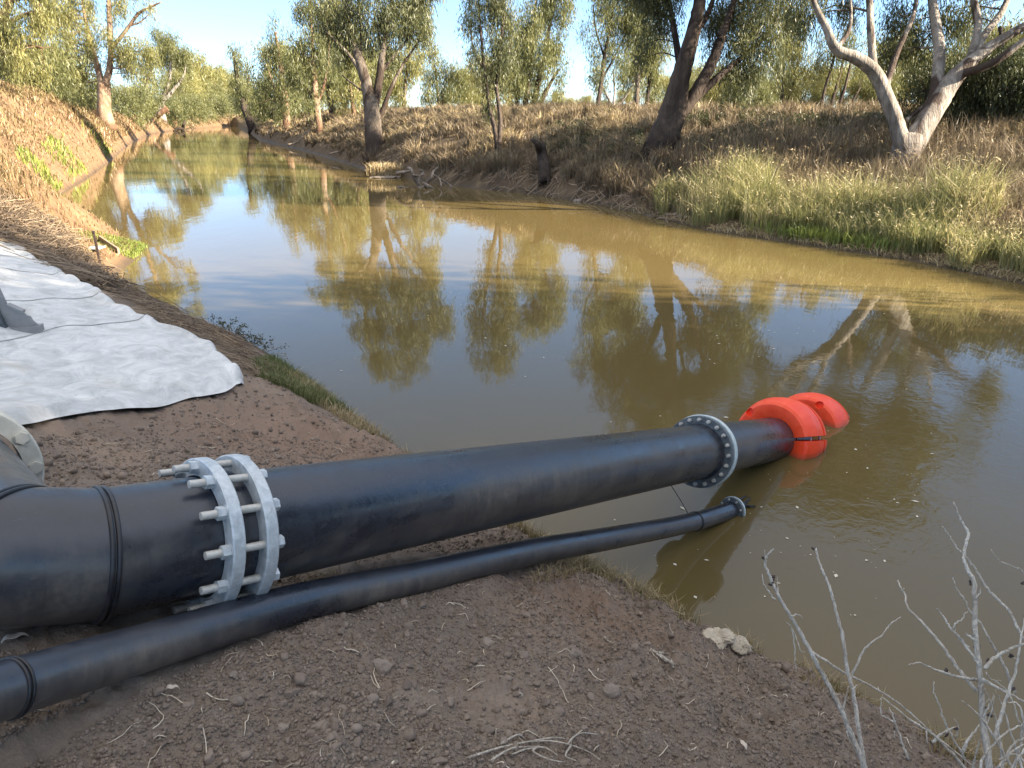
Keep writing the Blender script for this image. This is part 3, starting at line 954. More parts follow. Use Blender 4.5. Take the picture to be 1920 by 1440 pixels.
tree('river_gum', 'tall grey-trunked gum with a dark foot standing beside the water',
     [[(705, 288, 0, 0.696), (702, 255, 0, 0.59), (699, 225, 0, 0.544), (694, 195, 0, 0.484), (687, 160, 0, 0.423), (676, 120, 0, 0.363), (662, 80, 0, 0.287), (650, 30, 0, 0.211), (642, -40, 0, 0.151), (640, -120, 0, 0.0756)],
      [(699, 212, 0, 0.302), (706, 180, 0, 0.272), (712, 145, 0, 0.249), (716, 110, 0, 0.22), (724, 55, 0, 0.158), (735, 0, 0, 0.113), (742, -80, 0, 0.068)],
      [(713, 138, 0, 0.151), (735, 110, .3, 0.121), (755, 85, .5, 0.0909), (778, 55, .6, 0.0529)], [(684, 150, 0, 0.167), (660, 110, -.3, 0.121), (635, 82, -.5, 0.0909), (612, 60, -.6, 0.0529)],
      [(674, 115, 0, 0.151), (678, 60, .3, 0.121), (672, 10, .4, 0.0909), (670, -60, .5, 0.0529)], [(704, 235, .2, 0.227), (720, 200, .4, 0.182), (733, 165, .5, 0.151), (752, 128, .6, 0.106), (790, 70, .8, 0.0529)],
      [(690, 178, 0, 0.0756), (665, 160, -.3, 0.0605), (640, 140, -.5, 0.0378)]],
     [(635, 15, 0, 45, 50), (690, 20, 0, 50, 50), (742, 15, 0, 45, 45), (660, -65, 0, 65, 50), (740, -75, 0, 65, 50), (700, -150, 0, 75, 40), (790, 5, .5, 32, 40), (808, 55, .5, 24, 26, .9), (768, 62, .3, 36, 24), (612, 45, 0, 26, 32, .9),
      (650, 75, 0, 34, 24, .9), (805, -60, .5, 35, 35), (715, 65, .4, 28, 24, .8), (690, 85, .5, 24, 20, .6), (735, 110, .8, 30, 18, .5), (640, 110, 0, 22, 15, .5)],
     bark='bark_grey', leaf='leaf_dark', L=.38, W=.08, dens=1.2, seed=19, spread=.48, foot=3.2, twigs=.45)
tree('weeping_gum', 'bright yellow-green weeping gum just right of the tall grey trunk',
     [[(758, 222, 0, .25), (758, 190, 0, .2), (762, 140, 0, .15), (768, 70, 0, .1), (772, 0, 0, .06)], [(758, 190, 0, .12), (740, 150, 0, .08), (728, 110, 0, .05)]],
     [(770, 120, 0, 26, 55), (745, 160, 0, 26, 36), (775, 40, 0, 34, 55), (800, 90, .5, 18, 40, .8), (735, 110, 0, 24, 40, .8), (758, 195, 0, 35, 15, .5), (700, 150, 0, 40, 40, .35)],
     D=88, bark='bark_grey', leaf='leaf_bright', L=.5, W=.10, seed=20, spread=.6)
tree('young_gum', 'rounded olive gum on the crest in the middle distance',
     [[(820, 222, 0, .25), (822, 190, 0, .2), (818, 150, 0, .12), (815, 120, 0, .06)], [(822, 200, 0, .14), (840, 170, 0, .1), (850, 130, 0, .06)]],
     [(812, 150, 0, 22, 30), (838, 130, 0, 22, 26), (858, 150, 0, 20, 32), (830, 180, 0, 40, 25), (805, 190, 0, 18, 22, .8), (870, 185, .5, 20, 20)],
     D=92, bark='bark_dark', leaf='leaf_mid', L=.5, W=.10, seed=21, spread=.6)

tree('riverside_gum', 'thin pale-stemmed gum left of the tall grey-trunked gum',
     [[(601, 254, 0, .42), (597, 225, 0, .36), (593, 190, 0, .32), (590, 150, 0, .27), (586, 90, 0, .2), (582, 20, 0, .12), (580, -60, 0, .07)], [(594, 195, 0, .2), (606, 165, 0, .16), (615, 120, 0, .1), (618, 70, 0, .07)],
      [(594, 190, 0, .15), (576, 165, 0, .1), (566, 150, 0, .06)]],
     [(580, 20, 0, 28, 42), (562, 85, 0, 24, 36), (600, 90, 0, 30, 42), (572, 150, 0, 32, 30), (572, -45, 0, 35, 35), (618, 130, 0, 20, 34, .8), (545, 130, 0, 20, 32), (590, 190, 0, 30, 16, .35)],
     bark='bark_lit', leaf='leaf_mid', L=.5, W=.10, seed=22, spread=.6, foot=3)
tree('leaning_gum', 'dark trunk leaning left behind the pale thin-stemmed gum',
     [[(627, 223, 0, .5), (622, 200, 0, .45), (615, 170, 0, .38), (610, 120, 0, .28), (612, 60, 0, .18), (618, 0, 0, .1)]],
     [(612, 50, 0, 30, 45), (640, 110, 0, 24, 35), (632, 0, 0, 30, 40), (648, 160, 0, 22, 26, .7), (625, 150, 0, 26, 26, .6)],
     D=92, bark='bark_dark', leaf='leaf_bright', L=.5, W=.10, seed=23, spread=.62)
tree('young_gum', 'yellowish gum with thin stem close left of the tall grey trunk',
     [[(664, 222, 0, .3), (660, 190, 0, .22), (655, 150, 0, .16), (650, 100, 0, .09)], [(660, 195, 0, .12), (672, 165, 0, .09), (680, 140, 0, .05)]],
     [(655, 140, 0, 24, 36), (640, 180, 0, 22, 26, .8), (668, 175, 0, 20, 28, .7), (648, 95, 0, 28, 34)],
     D=84, bark='bark_lit', leaf='leaf_bright', L=.48, W=.10, seed=24, spread=.58)
tree('riverside_gum', 'grey-green gum with sunlit top left of the pale thin-stemmed gum',
     [[(538, 244, 0, .5), (536, 200, 0, .42), (530, 150, 0, .33), (522, 100, 0, .22), (516, 60, 0, .12)], [(534, 190, 0, .25), (512, 160, 0, .17), (500, 120, 0, .1)]],
     [(518, 70, 0, 24, 26), (505, 112, 0, 22, 24), (532, 115, 0, 28, 32), (505, 160, 0, 28, 28), (545, 165, 0, 28, 34), (490, 195, 0, 22, 22), (525, 205, 0, 32, 20, .6)],
     bark='bark_lit', leaf='leaf_mid', L=.6, W=.12, seed=25, spread=.7)
tree('leaning_gum', 'dark-footed gum leaning out over the far end of the river',
     [[(474, 243, 0, .9), (466, 222, 0, .75), (456, 195, 0, .62), (448, 165, 0, .5), (442, 130, 0, .35), (437, 98, 0, .18)], [(468, 228, 0, .4), (462, 195, 0, .3), (464, 165, 0, .22), (468, 140, 0, .12)]],
     [(438, 100, 0, 11, 18), (447, 125, 0, 14, 22), (440, 150, 0, 14, 20), (462, 135, 0, 10, 16, .8), (458, 165, 0, 16, 22), (470, 195, 0, 14, 20, .7), (446, 185, 0, 12, 18, .6)],
     bark='bark_dark', leaf='leaf_mid', L=.75, W=.15, seed=26, spread=.85, foot=4)

tree('slim_gum_clump', 'thicket of thin dark stems left of the white forked gum',
     [[(1533, 242, 0, .11), (1540, 200, 0, .1), (1547, 165, 0, .09), (1562, 115, 0, .07), (1572, 60, 0, .04)], [(1549, 242, .6, .11), (1556, 205, .6, .1), (1572, 150, .6, .08), (1583, 105, .6, .05)],
      [(1557, 242, 0, .12), (1574, 195, 0, .1), (1588, 150, 0, .08), (1600, 95, 0, .05)], [(1566, 242, .8, .08), (1590, 205, .8, .07), (1612, 165, .8, .05)]],
     [(1562, 90, 0, 35, 40, .6), (1590, 90, 0, 35, 40, .6), (1545, 130, .3, 25, 30, .4), (1610, 140, .8, 25, 35, .5)],
     D=43, bark='bark_dark', leaf='leaf_mid', L=.28, W=.055, seed=27, spread=.38)
tree('slim_gum_clump', 'two slanting thin stems tight beside the white forked gum',
     [[(1622, 244, 0, .10), (1638, 205, 0, .09), (1652, 175, 0, .07), (1660, 130, 0, .05)], [(1642, 244, 0, .11), (1652, 212, 0, .1), (1665, 180, 0, .07)]],
     [(1655, 130, 0, 30, 35, .5), (1675, 165, 0, 20, 25, .4)], D=41, bark='bark_dark', leaf='leaf_mid', L=.28, W=.055, seed=28, spread=.38)
tree('young_gum', 'spindly gum with yellow leaves at the sunlit field edge',
     [[(1462, 240, 0, .12), (1465, 205, 0, .1), (1468, 160, 0, .07), (1470, 110, 0, .04)], [(1464, 212, 0, .06), (1480, 180, .2, .05), (1490, 150, .4, .03)]],
     [(1468, 120, 0, 30, 40, .9), (1490, 160, .3, 25, 30, .8), (1470, 185, 0, 24, 22, .6), (1500, 95, .5, 30, 40, .8), (1478, 60, 0, 35, 35)],
     D=44, bark='bark_dark', leaf='leaf_bright', L=.28, W=.055, seed=29, spread=.38)
tree('edge_gum', 'dark leafy gum at the right edge behind the white forked gum',
     [[(1905, 305, 0, .35), (1900, 250, 0, .3), (1890, 190, 0, .25), (1880, 120, 0, .18), (1875, 50, 0, .1)], [(1898, 240, 0, .2), (1930, 180, 0, .15), (1950, 100, 0, .09)], [(1902, 262, .2, .1), (1870, 235, .2, .07), (1838, 222, .2, .05), (1800, 228, .2, .03)]],
     [(1890, 170, .5, 35, 40), (1935, 210, .5, 45, 50), (1870, 120, .8, 28, 32, .7), (1925, 110, .5, 45, 50), (1855, 215, .5, 24, 22, .7), (1905, 255, .3, 45, 32), (1960, 300, 0, 50, 45), (1840, 180, 1, 18, 22, .5)],
     D=37, bark='bark_dark', leaf='leaf_dark', L=.26, W=.05, dens=.7, seed=30, spread=.36)

# --- left bank
tree('river_gum', 'big orange-trunked gum standing on the sunlit left bank',
     [[(196, 212, 0, 0.8), (196, 190, 0, 0.688), (195, 170, 0, 0.64), (194, 155, 0, 0.592)], [(192, 160, 0, 0.336), (186, 140, 0, 0.304), (178, 110, 0, 0.264), (165, 60, 0, 0.208), (150, -20, 0, 0.128), (140, -120, 0, 0.072)],
      [(197, 158, 0, 0.368), (205, 130, 0, 0.336), (208, 90, 0, 0.304), (206, 50, 0, 0.272), (204, 0, 0, 0.224), (212, -60, 0, 0.16), (228, -140, 0, 0.08)],
      [(207, 92, 0, 0.24), (226, 70, -.5, 0.216), (243, 48, -.8, 0.192), (260, 25, -1, 0.16), (282, 13, -1.2, 0.112), (302, 4, -1.4, 0.072)], [(243, 48, -.8, 0.128), (262, 42, -.8, 0.088), (278, 28, -.8, 0.048)]],
     [(120, 30, 0, 55, 50), (160, 75, -.5, 45, 45), (130, -50, 0, 80, 50), (225, 112, 1, 32, 28), (240, 95, -1, 36, 32), (150, 118, 1.5, 34, 26), (270, 5, -1, 30, 18, .5), (215, -60, 0, 80, 50), (275, 105, -.5, 26, 30, .8), (225, 20, 1, 35, 30, .6), (150, -140, 0, 100, 45), (110, 110, -1, 40, 40), (250, 135, -.5, 26, 18, .7)],
     D=82, bark='bark_lit', leaf='leaf_bright', L=.45, W=.09, seed=31, spread=.56, foot=.5)
tree('overhanging_gum', 'leafy drooping gum at the left edge above the dry bank',
     [[(-40, 175, 0, .6), (-35, 120, 0, .5), (-10, 60, 0, .36), (20, 0, 0, .24), (30, -80, 0, .12)], [(-35, 120, 0, .3), (10, 100, -.5, .2), (45, 85, -1, .12), (80, 90, -1.2, .07)], [(-10, 60, 0, .2), (40, 30, -.5, .14), (75, 20, -1, .08)]],
     [(20, 20, 0, 55, 50), (70, 60, -.8, 38, 40), (20, 85, -.5, 45, 40), (55, 120, -1, 36, 26, .9), (-40, 60, 0, 60, 60), (60, -40, 0, 60, 45), (-20, -60, 0, 70, 50), (20, 140, -.5, 36, 18, .8), (85, 15, -.5, 30, 40)],
     D=50, bark='bark_lit', leaf='leaf_bright', L=.36, W=.075, seed=32, spread=.45)
tree('leaning_gum', 'pale-limbed gum leaning right on the left bank crest',
     [[(302, 207, 0, .7), (305, 190, 0, .6), (311, 170, 0, .5), (318, 150, 0, .4), (320, 115, 0, .25), (318, 80, 0, .12)], [(306, 190, 0, .42), (322, 172, 0, .36), (336, 155, 0, .28), (345, 140, 0, .18), (350, 110, 0, .1)], [(285, 200, -3, .5), (278, 180, -3, .42), (276, 155, -3, .3), (284, 130, -3, .16)]],
     [(300, 95, 0, 32, 30), (330, 105, 0, 26, 24), (345, 130, 0, 18, 18), (285, 140, -2, 26, 26), (312, 75, 0, 28, 22), (355, 95, 0, 14, 10, .6), (325, 150, 1, 22, 20, .5), (265, 165, -2, 18, 18, .7)],
     D=165, bark='bark_white', leaf='leaf_mid', L=.7, W=.14, seed=33, spread=.85, foot=.5)


# --- far trees and bushes: a few grown once, then set out one by one
pa = free_tree('distant_gum', 11, 4.6, 41, 'bark_lit', 'leaf_bright', L=.75, W=.16, spread=.85, ncl=70, low=.18)
pb = free_tree('distant_gum', 13, 4.2, 42, 'bark_grey', 'leaf_mid', L=.75, W=.16, spread=.85, ncl=75, low=.22, stems=3)
pc = free_tree('distant_gum', 8, 4.4, 43, 'bark_dark', 'leaf_mid', L=.6, W=.13, spread=.75, ncl=65, low=.12, stems=3)
pd = free_tree('distant_gum', 10, 4.6, 47, 'bark_grey', 'leaf_bright', L=.6, W=.13, spread=.75, ncl=65, low=.2, stems=3)
used = set()


def put(o, *a, **k):
    c = o if o.name not in used else copy_tree(o)
    used.add(o.name)
    return place(c, *a, **k)


far_left = [(352, 215, 1.35, 'pale gum first past the leaning left-bank gum'), (372, 235, 1.2, 'gum with a wide crown in the pale row at the far bend'), (392, 250, 1.35, 'taller gum in the middle of the pale row at the far bend'),
            (412, 262, 1.25, 'dull gum toward the river end of the pale row'), (430, 280, 1.2, 'last small gum where the left bank meets the far water'), (335, 200, 1.0, 'short gum low behind the leaning left-bank gum'),
            (448, 330, 1.4, 'hazy gum straight up the river, beyond the far bend'), (405, 240, .8, 'low gum close above the waterline at the far bend')]
for i, (px, D, s, lab) in enumerate(far_left):
    put([pa, pb, pd][i % 3], px, D, s, i * 1.3, lab, 'pale gums at the far bend')
mid_right = [(486, 165, .75, 'short gum over the shaded water at the far right bank'), (560, 125, 1.0, 'gum with dark lower stems behind the sunlit-topped one'), (648, 118, .95, 'background gum seen low between the thin stems'), (690, 120, 1.0, 'background gum half hidden by the tall grey trunk'),
             (728, 140, .9, 'low pale gum seen under the tall grey gum'), (880, 120, .75, 'small gum on the crest right of the rounded olive gum'), (905, 105, .7, 'small gum on the crest behind the two-stemmed sapling'), (955, 118, .8, 'background gum left of the thin-trunked clump'),
             (512, 135, .8, 'leafy gum beside the dark-footed leaning one'), (585, 150, .9, 'faint gum far behind the pale thin stem')]
for i, (px, D, s, lab) in enumerate(mid_right):
    put([pc, pd, pb, pc, pa][i % 5], px, D, s, i * 2.1 + .4, lab, 'background gums along the right bank')
hedge = [(1040, 210, 0.55), (1075, 260, 0.55), (1100, 235, 0.5), (1132, 240, 0.55), (1170, 190, 0.55), (1255, 120, 0.62), (1290, 105, 0.6), (1330, 95, 0.6), (1365, 90, 0.55), (1425, 92, 0.476), (1455, 80, 0.449), (1500, 76, 0.476), (1535, 84, 0.449),
         (1575, 74, 0.476), (1612, 82, 0.51), (1650, 72, 0.49), (1690, 82, 0.7), (1725, 74, 0.578), (1765, 70, 0.527), (1800, 66, 0.561), (1845, 60, 0.595), (1885, 58, 0.637), (1925, 56, 0.68)]
hl = ['tiny gum left of the sky gap', 'tiny gum low in the sky gap', 'second tiny gum low in the sky gap', 'tiny gum under the slender dark stem', 'low bright gum behind the white fan branches', 'low gum behind the foot of the leaning dark gum',
      'low gum under the leaning dark gum limbs', 'low yellow gum beyond the sunlit field strip', 'low gum behind the small drooping gum', 'yellow gum right of the small drooping gum', 'yellow gum behind the spindly field-edge gum',
      'broad yellow gum in the field gap', 'yellow gum just left of the dark-stem thicket', 'yellow gum behind the dark-stem thicket', 'yellow gum right of the dark-stem thicket', 'yellow gum behind the slanting stems', 'yellow gum in the fork of the white gum',
      'yellow gum behind the right fork of the white gum', 'low gum right of the white gum trunk', 'second low gum right of the white gum trunk', 'low gum behind the dark edge gum', 'second low gum behind the dark edge gum', 'low gum at the very right edge']
for i, (px, D, s) in enumerate(hedge):
    put([pa, pd, pa, pc][i % 4], px, D, s, i * 1.7, hl[i], 'low sunlit gums across the field', hz=.85)

bush = free_tree('bush', 2.4, 2.4, 44, 'bark_dark', 'leaf_bush', L=.22, W=.06, spread=.36, ncl=60, low=.08, stems=3)
bush2 = free_tree('bush', 3.0, 2.6, 45, 'bark_dark', 'leaf_mid', L=.3, W=.08, spread=.45, ncl=60, low=.05, stems=3)
bl = [(bush, 1775, 30, .72, 'dark bush at the right foot of the white forked gum'), (bush, 1835, 30, .85, 'dark bush right of the gum foot, second along'), (bush, 1900, 29, .9, 'dark bush at the right edge above the reeds'), (bush, 1960, 30, .95, 'dark bush cut by the right edge of the view'),
      (bush2, 95, hdepth(95, 186) + 4, 1.2, 'olive bush on the left bank crest, left end'), (bush2, 138, 92, 1.3, 'olive bush left of the orange gum trunk'), (bush2, 245, 125, 1.5, 'olive bush right of the orange gum trunk'), (bush2, 268, 150, 1.6, 'olive bush left of the pale leaning gum'),
      (bush2, 550, 112, .9, 'grey-green bush low at the far right waterline'), (bush, 505, 140, 1.2, 'dark bush where the far right bank meets the water'), (bush2, 322, 170, 1.5, 'bush low on the far left bank, beside the pale leaning gum'), (bush2, 352, 190, 1.6, 'bush low by the water under the pale far row, left end'), (bush2, 378, 205, 1.7, 'bush low by the water under the middle of the pale far row'), (bush2, 400, 215, 1.7, 'bush low by the water toward the river end of the far row'), (bush, 424, 240, 2.0, 'dark bush closing the far end of the left bank'), (bush, 452, 255, 2.2, 'dark bush where the river bends out of sight'),
      (bush2, 40, 66, 1.2, 'bush under the overhanging gum at the left edge'), (bush, 172, 95, 1.5, 'dark bush behind the orange gum trunk')]
for i, (o, px, D, s, lab) in enumerate(bl):
    put(o, px, D, s, i * 1.1, lab, 'bushes on the banks', 'bush')

# trees farther along the right bank, beyond the right edge of the view: they shade the near bank and the water
sh = free_tree('river_gum', 17, 8.0, 46, 'bark_grey', 'leaf_dark', L=.6, W=.14, spread=.8, ncl=150, low=.12, stems=4, cover=1.0)
for i, (x, y, s, lab) in enumerate([(26, 2.2, .9, 'tall gum next along the bank past the right edge'), (29, -1.5, 1.15, 'second gum along the bank past the right edge'), (27, -5.5, .95, 'third gum along the bank past the right edge'), (32, -12, 1.0, 'fourth gum along the bank past the right edge'),
                                    (36, -3, 1.05, 'gum set back from the water past the right edge'), (42, -10, 1.0, 'gum far back from the water past the right edge'), (34, -20, 1.0, 'fifth gum along the bank past the right edge')]):
    o = sh if i == 0 else copy_tree(sh)
    o.location = (x, y, zat(x, y) - .1)
    o.scale = (s, s, s)
    o.rotation_euler = (0, 0, i * 1.9)
    tag(o, lab, 'tree', 'gums beyond the right edge')

# ------------------------------------------------------------------ grass, reeds and litter (uncountable)


def scatter(n, r0, r1, a0, a1, rg):
    """points spread so that their density falls with distance from the bank where the viewer stands"""
    r = np.exp(math.log(r0) + rg.random(n) * math.log(r1 / r0))
    a = np.radians(a0 + (a1 - a0) * rg.random(n))
    return r * np.sin(a), r * np.cos(a)


def banks(x, y):
    dn, _ = seg_dist(x, y, NEAR)
    df, _ = seg_dist(x, y, FAR)
    return dn, df, in_river(x, y)


def grass(name, x, y, h, wd, lean, mat, rg, sink=0.03, heads=None, headmat=None, bend=.5):
    z = terrain(x, y, False)
    V, f, rn, tip = blade_mesh(np.stack([x, y, z - sink], 1), h, wd, lean, rg, bend)
    rn = np.clip(.62 * rn + .38 * np.repeat(.5 + 1.1 * fbm(x * .9 + 31, y * .9, 3), 5), 0, 1)
    o = mk(name, V, f, M[mat], None, False, {'rnd': rn})
    tag(o, kind='stuff')
    if heads:
        k = rg.random(len(tip)) < heads
        V, q, rn = leaf_mesh(tip[k] - [0, 0, .04], 4, .03, .11, .022, rg, .2)
        tag(mk(name + '_heads', V, q, M[headmat], None, False, {'rnd': rn}), kind='stuff')
    return o


rg = np.random.default_rng(21)
# right bank: reeds at the water, brown weeds behind, dry grass over the slope
x, y = scatter(330000, 15, 45, 3, 44, rg)
dn, df, rv = banks(x, y)
w_ = fbm(x * .5, y * .5, 3)
k = (~rv) & (df < 3.1 + 1.5 * w_) & (df > .5 + .5 * w_ + 1.3 * np.maximum(fbm(x * 1.6, y * 1.6, 2), -.25)) & (dn > df) & (y < 29 + 2 * w_)
k &= rg.random(len(x)) < .50
grass('reeds', x[k], y[k], (0.66 + .36 * smooth(0.4, 3, df[k])) * (.55 + .8 * rg.random(k.sum())) * (1.3 + .9 * w_[k]), .022, .75, 'reed', rg, heads=.07, headmat='reed_head')
k = (~rv) & (df < .8 + .3 * w_) & (df > .0) & (dn > df) & (y < 31) & (rg.random(len(x)) < .25)
grass('waterside_straw', x[k], y[k], .10 + .14 * rg.random(k.sum()), .03, 2.5, 'dry', rg)
k = (~rv) & (df > 2.3 + 1.2 * w_) & (df < 9.5 + 2 * w_) & (dn > df) & (y < 33) & (rg.random(len(x)) < .36)
grass('brown_weeds', x[k], y[k], (.62 + .70 * rg.random(k.sum())) * (1 + .5 * w_[k]), .020, .55, 'weed', rg, heads=.06, headmat='dry')
k = (~rv) & (df > .2) & (df < .9) & (dn > df) & (np.hypot(x - onz(1515, 452, .2)[0], y - onz(1515, 452, .2)[1]) < 1.2 + 1.8 * rg.random(len(x)) ** 2) & (rg.random(len(x)) < .5)
grass('green_waterside_grass', x[k], y[k], .25 + .3 * rg.random(k.sum()), .03, .7, 'green', rg)
x, y = scatter(420000, 24, 150, -22, 42, rg)
dn, df, rv = banks(x, y)
w_ = fbm(x * .25, y * .25, 3)
dist = np.hypot(x, y)


def tussocks(name, k, per, h, rad, mat, rg, wk=.0010, lean=1.0):
    cx, cy = np.repeat(x[k], per), np.repeat(y[k], per)
    n = len(cx)
    az = rg.random(n) * 6.28
    r_ = rg.random(n) * np.repeat(rad * (.5 + rg.random(k.sum())), per)
    bx, by = cx + r_ * np.cos(az), cy + r_ * np.sin(az)
    hh = np.repeat(h * (.45 + 1.1 * rg.random(k.sum())), per) * (.55 + .6 * rg.random(n))
    z = terrain(bx, by, False)
    V, f, rn, tip = blade_mesh(np.stack([bx, by, z - .04], 1), hh, wk * np.hypot(bx, by), lean, rg, .5, az + rg.normal(size=n) * .7)
    tone = np.repeat(rg.random(k.sum()), per) * .6 + .4 * rg.random(n)
    tag(mk(name, V, f, M[mat], None, False, {'rnd': np.repeat(tone, 5)}), kind='stuff')


land = (~rv) & (dn > df) & (df > .4) & ((y > 27) | (df > 7))
thin = rg.random(len(x))
tussocks('dry_bank_tussocks', land & (df < 20) & (thin < np.clip(.028 + .05 * w_, .004, .06)), 40, .72, .24, 'weed', rg, .0008)
tussocks('blond_bank_tussocks', land & (df < 24) & (df > 1.2) & (w_ > -.05) & (thin > .5) & (thin < .5 + np.clip(.016 + .05 * w_, 0, .05)), 36, .68, .22, 'dry', rg, .0008)
k = land & (df < 22) & (thin > .2) & (thin < .2 + np.clip(.16 + .3 * w_, .03, .3))
grass('dry_bank_grass', x[k], y[k], .22 + .40 * rg.random(k.sum()), .0008 * dist[k], 1.0, 'weed', rg)
# low dark scrub in the hollows of the bank
w2 = fbm(x * .33 + 40, y * .33 + 11, 3)
k = land & (df > 2.5) & (df < 13) & (w2 > .10) & (thin > .8) & (thin < .86) & (x > 2)
C = np.stack([x[k], y[k], terrain(x[k], y[k], False) + .18], 1)
V, q, rn = leaf_mesh(C, 26, np.array([.22, .22, .14]), .16, .05, rg, .1)
tag(mk('low_scrub', V, q, M['leaf_bush'], None, False, {'rnd': rn}), kind='stuff')
# left bank: pinkish dry grass, green weeds by the water
x, y = scatter(430000, 13, 270, -44, -8, rg)
dn, df, rv = banks(x, y)
w_ = fbm(x * .3, y * .3, 3)
dist = np.hypot(x, y)
k = (~rv) & (dn < df) & (dn > .22 + .25 * w_) & (y > 16 + 1.5 * w_) & (rg.random(len(x)) < np.clip(.42 + .6 * w_, .1, 1))
x2, y2 = scatter(170000, 65, 300, -42, -12, rg)
dn2, df2, rv2 = banks(x2, y2)
k2 = (~rv2) & (dn2 < df2) & (dn2 > .4) & (dn2 < 25) & (rg.random(len(x2)) < np.clip(.5 + fbm(x2 * .12, y2 * .12, 2), .15, 1))
grass('far_left_bank_grass', x2[k2], y2[k2], .25 + .5 * rg.random(k2.sum()), .0011 * np.hypot(x2[k2], y2[k2]), 1.0, 'pinkgrass', rg)
grass('dry_left_bank_grass', x[k], y[k], (.18 + .38 * rg.random(k.sum())) * np.clip(dn[k] / 3, .35, 1), .0011 * dist[k], 1.0, 'pinkgrass', rg)
gz = np.exp(-(((x + 17.5) / 3.0) ** 2 + ((y - 34) / 5) ** 2)) * 0
for cx, cy, rr in [(*onz(125, 350, .2)[:2], 3.0), (*onz(160, 328, .2)[:2], 3.0), (*onz(205, 292, .3)[:2], 4.5)]:
    gz = np.maximum(gz, np.exp(-((x - cx) ** 2 + (y - cy) ** 2) / rr ** 2))
k = (~rv) & (dn < df) & (dn > .05) & (dn < 1.5) & (y > 20) & (rg.random(len(x)) < gz * .75 * np.clip(.5 + 2 * w_, 0, 1))
grass('green_left_bank_weeds', x[k], y[k], .2 + .35 * rg.random(k.sum()), .0012 * dist[k], .7, 'green', rg)
# green tongue beside the stake
cx, cy = onz(240, 462, .15)[:2]
n = 5000
a, r_ = rg.random(n) * 6.28, np.sqrt(rg.random(n)) * 1.0
gx, gy = cx + r_ * np.cos(a) * 1.25, cy + r_ * np.sin(a) * 1.6
k = ~in_river(gx, gy)
grass('green_spit_grass', gx[k], gy[k], .05 + .13 * rg.random(k.sum()), .022, .9, 'green', rg)
# heap of flattened dead reeds above the white sheet, and a fringe of litter down its river edge
def flat_stems(name, n, pick, L, mat, rg, rad=.006, up=.12, az0=None, spreadaz=.6):
    x, y = pick(n)
    z = terrain(x, y, False)
    az = rg.random(n) * 6.28 if az0 is None else az0 + rg.normal(size=n) * spreadaz
    l = L * (.4 + 1.1 * rg.random(n))
    d = np.stack([np.cos(az), np.sin(az), np.zeros(n)], 1)
    a = np.stack([x, y, z + .01 + up * rg.random(n)], 1)
    e = a + d * l[:, None]
    e[:, 2] = terrain(e[:, 0], e[:, 1], False) + .01 + up * rg.random(n)
    m = (a + e) / 2
    m[:, 2] += .1 * l * rg.random(n)
    m += np.cross(d, [0, 0, 1]) * (rg.normal(size=n) * .12 * l)[:, None]
    s = np.cross(d, [0, 0, 1.0]) * rad
    u = np.array([0, 0, rad])
    V = np.stack([a - s, a + s, a + u * 1.6, m - s, m + s, m + u * 1.6, e - s * .5, e + s * .5, e + u], 1).reshape(-1, 3)
    i = np.arange(n)[:, None] * 9
    f = [i + np.array([q]) for q in [[0, 3, 5, 2], [2, 5, 4, 1], [1, 4, 3, 0], [3, 6, 8, 5], [5, 8, 7, 4], [4, 7, 6, 3]]]
    o = mk(name, V, [np.concatenate(f)], M[mat], None, True, {'rnd': np.repeat(rg.random(n), 9)})
    tag(o, kind='stuff')
    return o


def px_area(poly, n, rg, z=1.0):
    """random ground points inside the patch of ground seen through a picture polygon"""
    poly = np.array(poly, float)
    W = np.array([hit(px, py)[:2] for px, py in poly])
    out = []
    lo, hi = W.min(0), W.max(0)
    while len(out) < n:
        p = lo + (hi - lo) * rg.random((4 * n, 2))
        c = np.zeros(len(p), bool)
        for i in range(len(W)):
            (x1, y1), (x2, y2) = W[i], W[(i + 1) % len(W)]
            kk = ((y1 > p[:, 1]) != (y2 > p[:, 1])) & (p[:, 0] < (x2 - x1) * (p[:, 1] - y1) / (y2 - y1 + 1e-12) + x1)
            c ^= kk
        out.extend(p[c])
    out = np.array(out[:n])
    return out[:, 0], out[:, 1]


flat_stems('fallen_reeds', 2600, lambda n: px_area([(-120, 400), (40, 385), (120, 440), (185, 510), (240, 560), (190, 545), (110, 505), (40, 465), (-120, 460)], n, rg), .9, 'thatch', rg, .007, .22, 2.2, .5)
flat_stems('bank_litter', 1800, lambda n: px_area([(200, 540), (235, 545), (330, 595), (430, 630), (500, 690), (520, 730), (455, 700), (400, 650), (300, 612)], n, rg), .35, 'thatch', rg, .004, .08)
x, y = scatter(60000, 16, 70, -14, 42, rg)
dn, df, rv = banks(x, y)
k = (~rv) & (dn > df) & (df < 2.0) & (y > 27) & (fbm(x * .6, y * .6, 2) > -.15)
xd, yd = x[k][:1000], y[k][:1000]
flat_stems('far_bank_litter', len(xd), lambda n: (xd, yd), .8, 'thatch', rg, .016, .14)
x, y = px_area([(470, 690), (520, 680), (600, 725), (680, 770), (640, 775), (560, 745), (490, 715)], 9000, rg)
k = ~in_river(x, y)
grass('near_bank_grass', x[k], y[k], .06 + .14 * rg.random(k.sum()), .009, .9, 'bankgreen', rg)


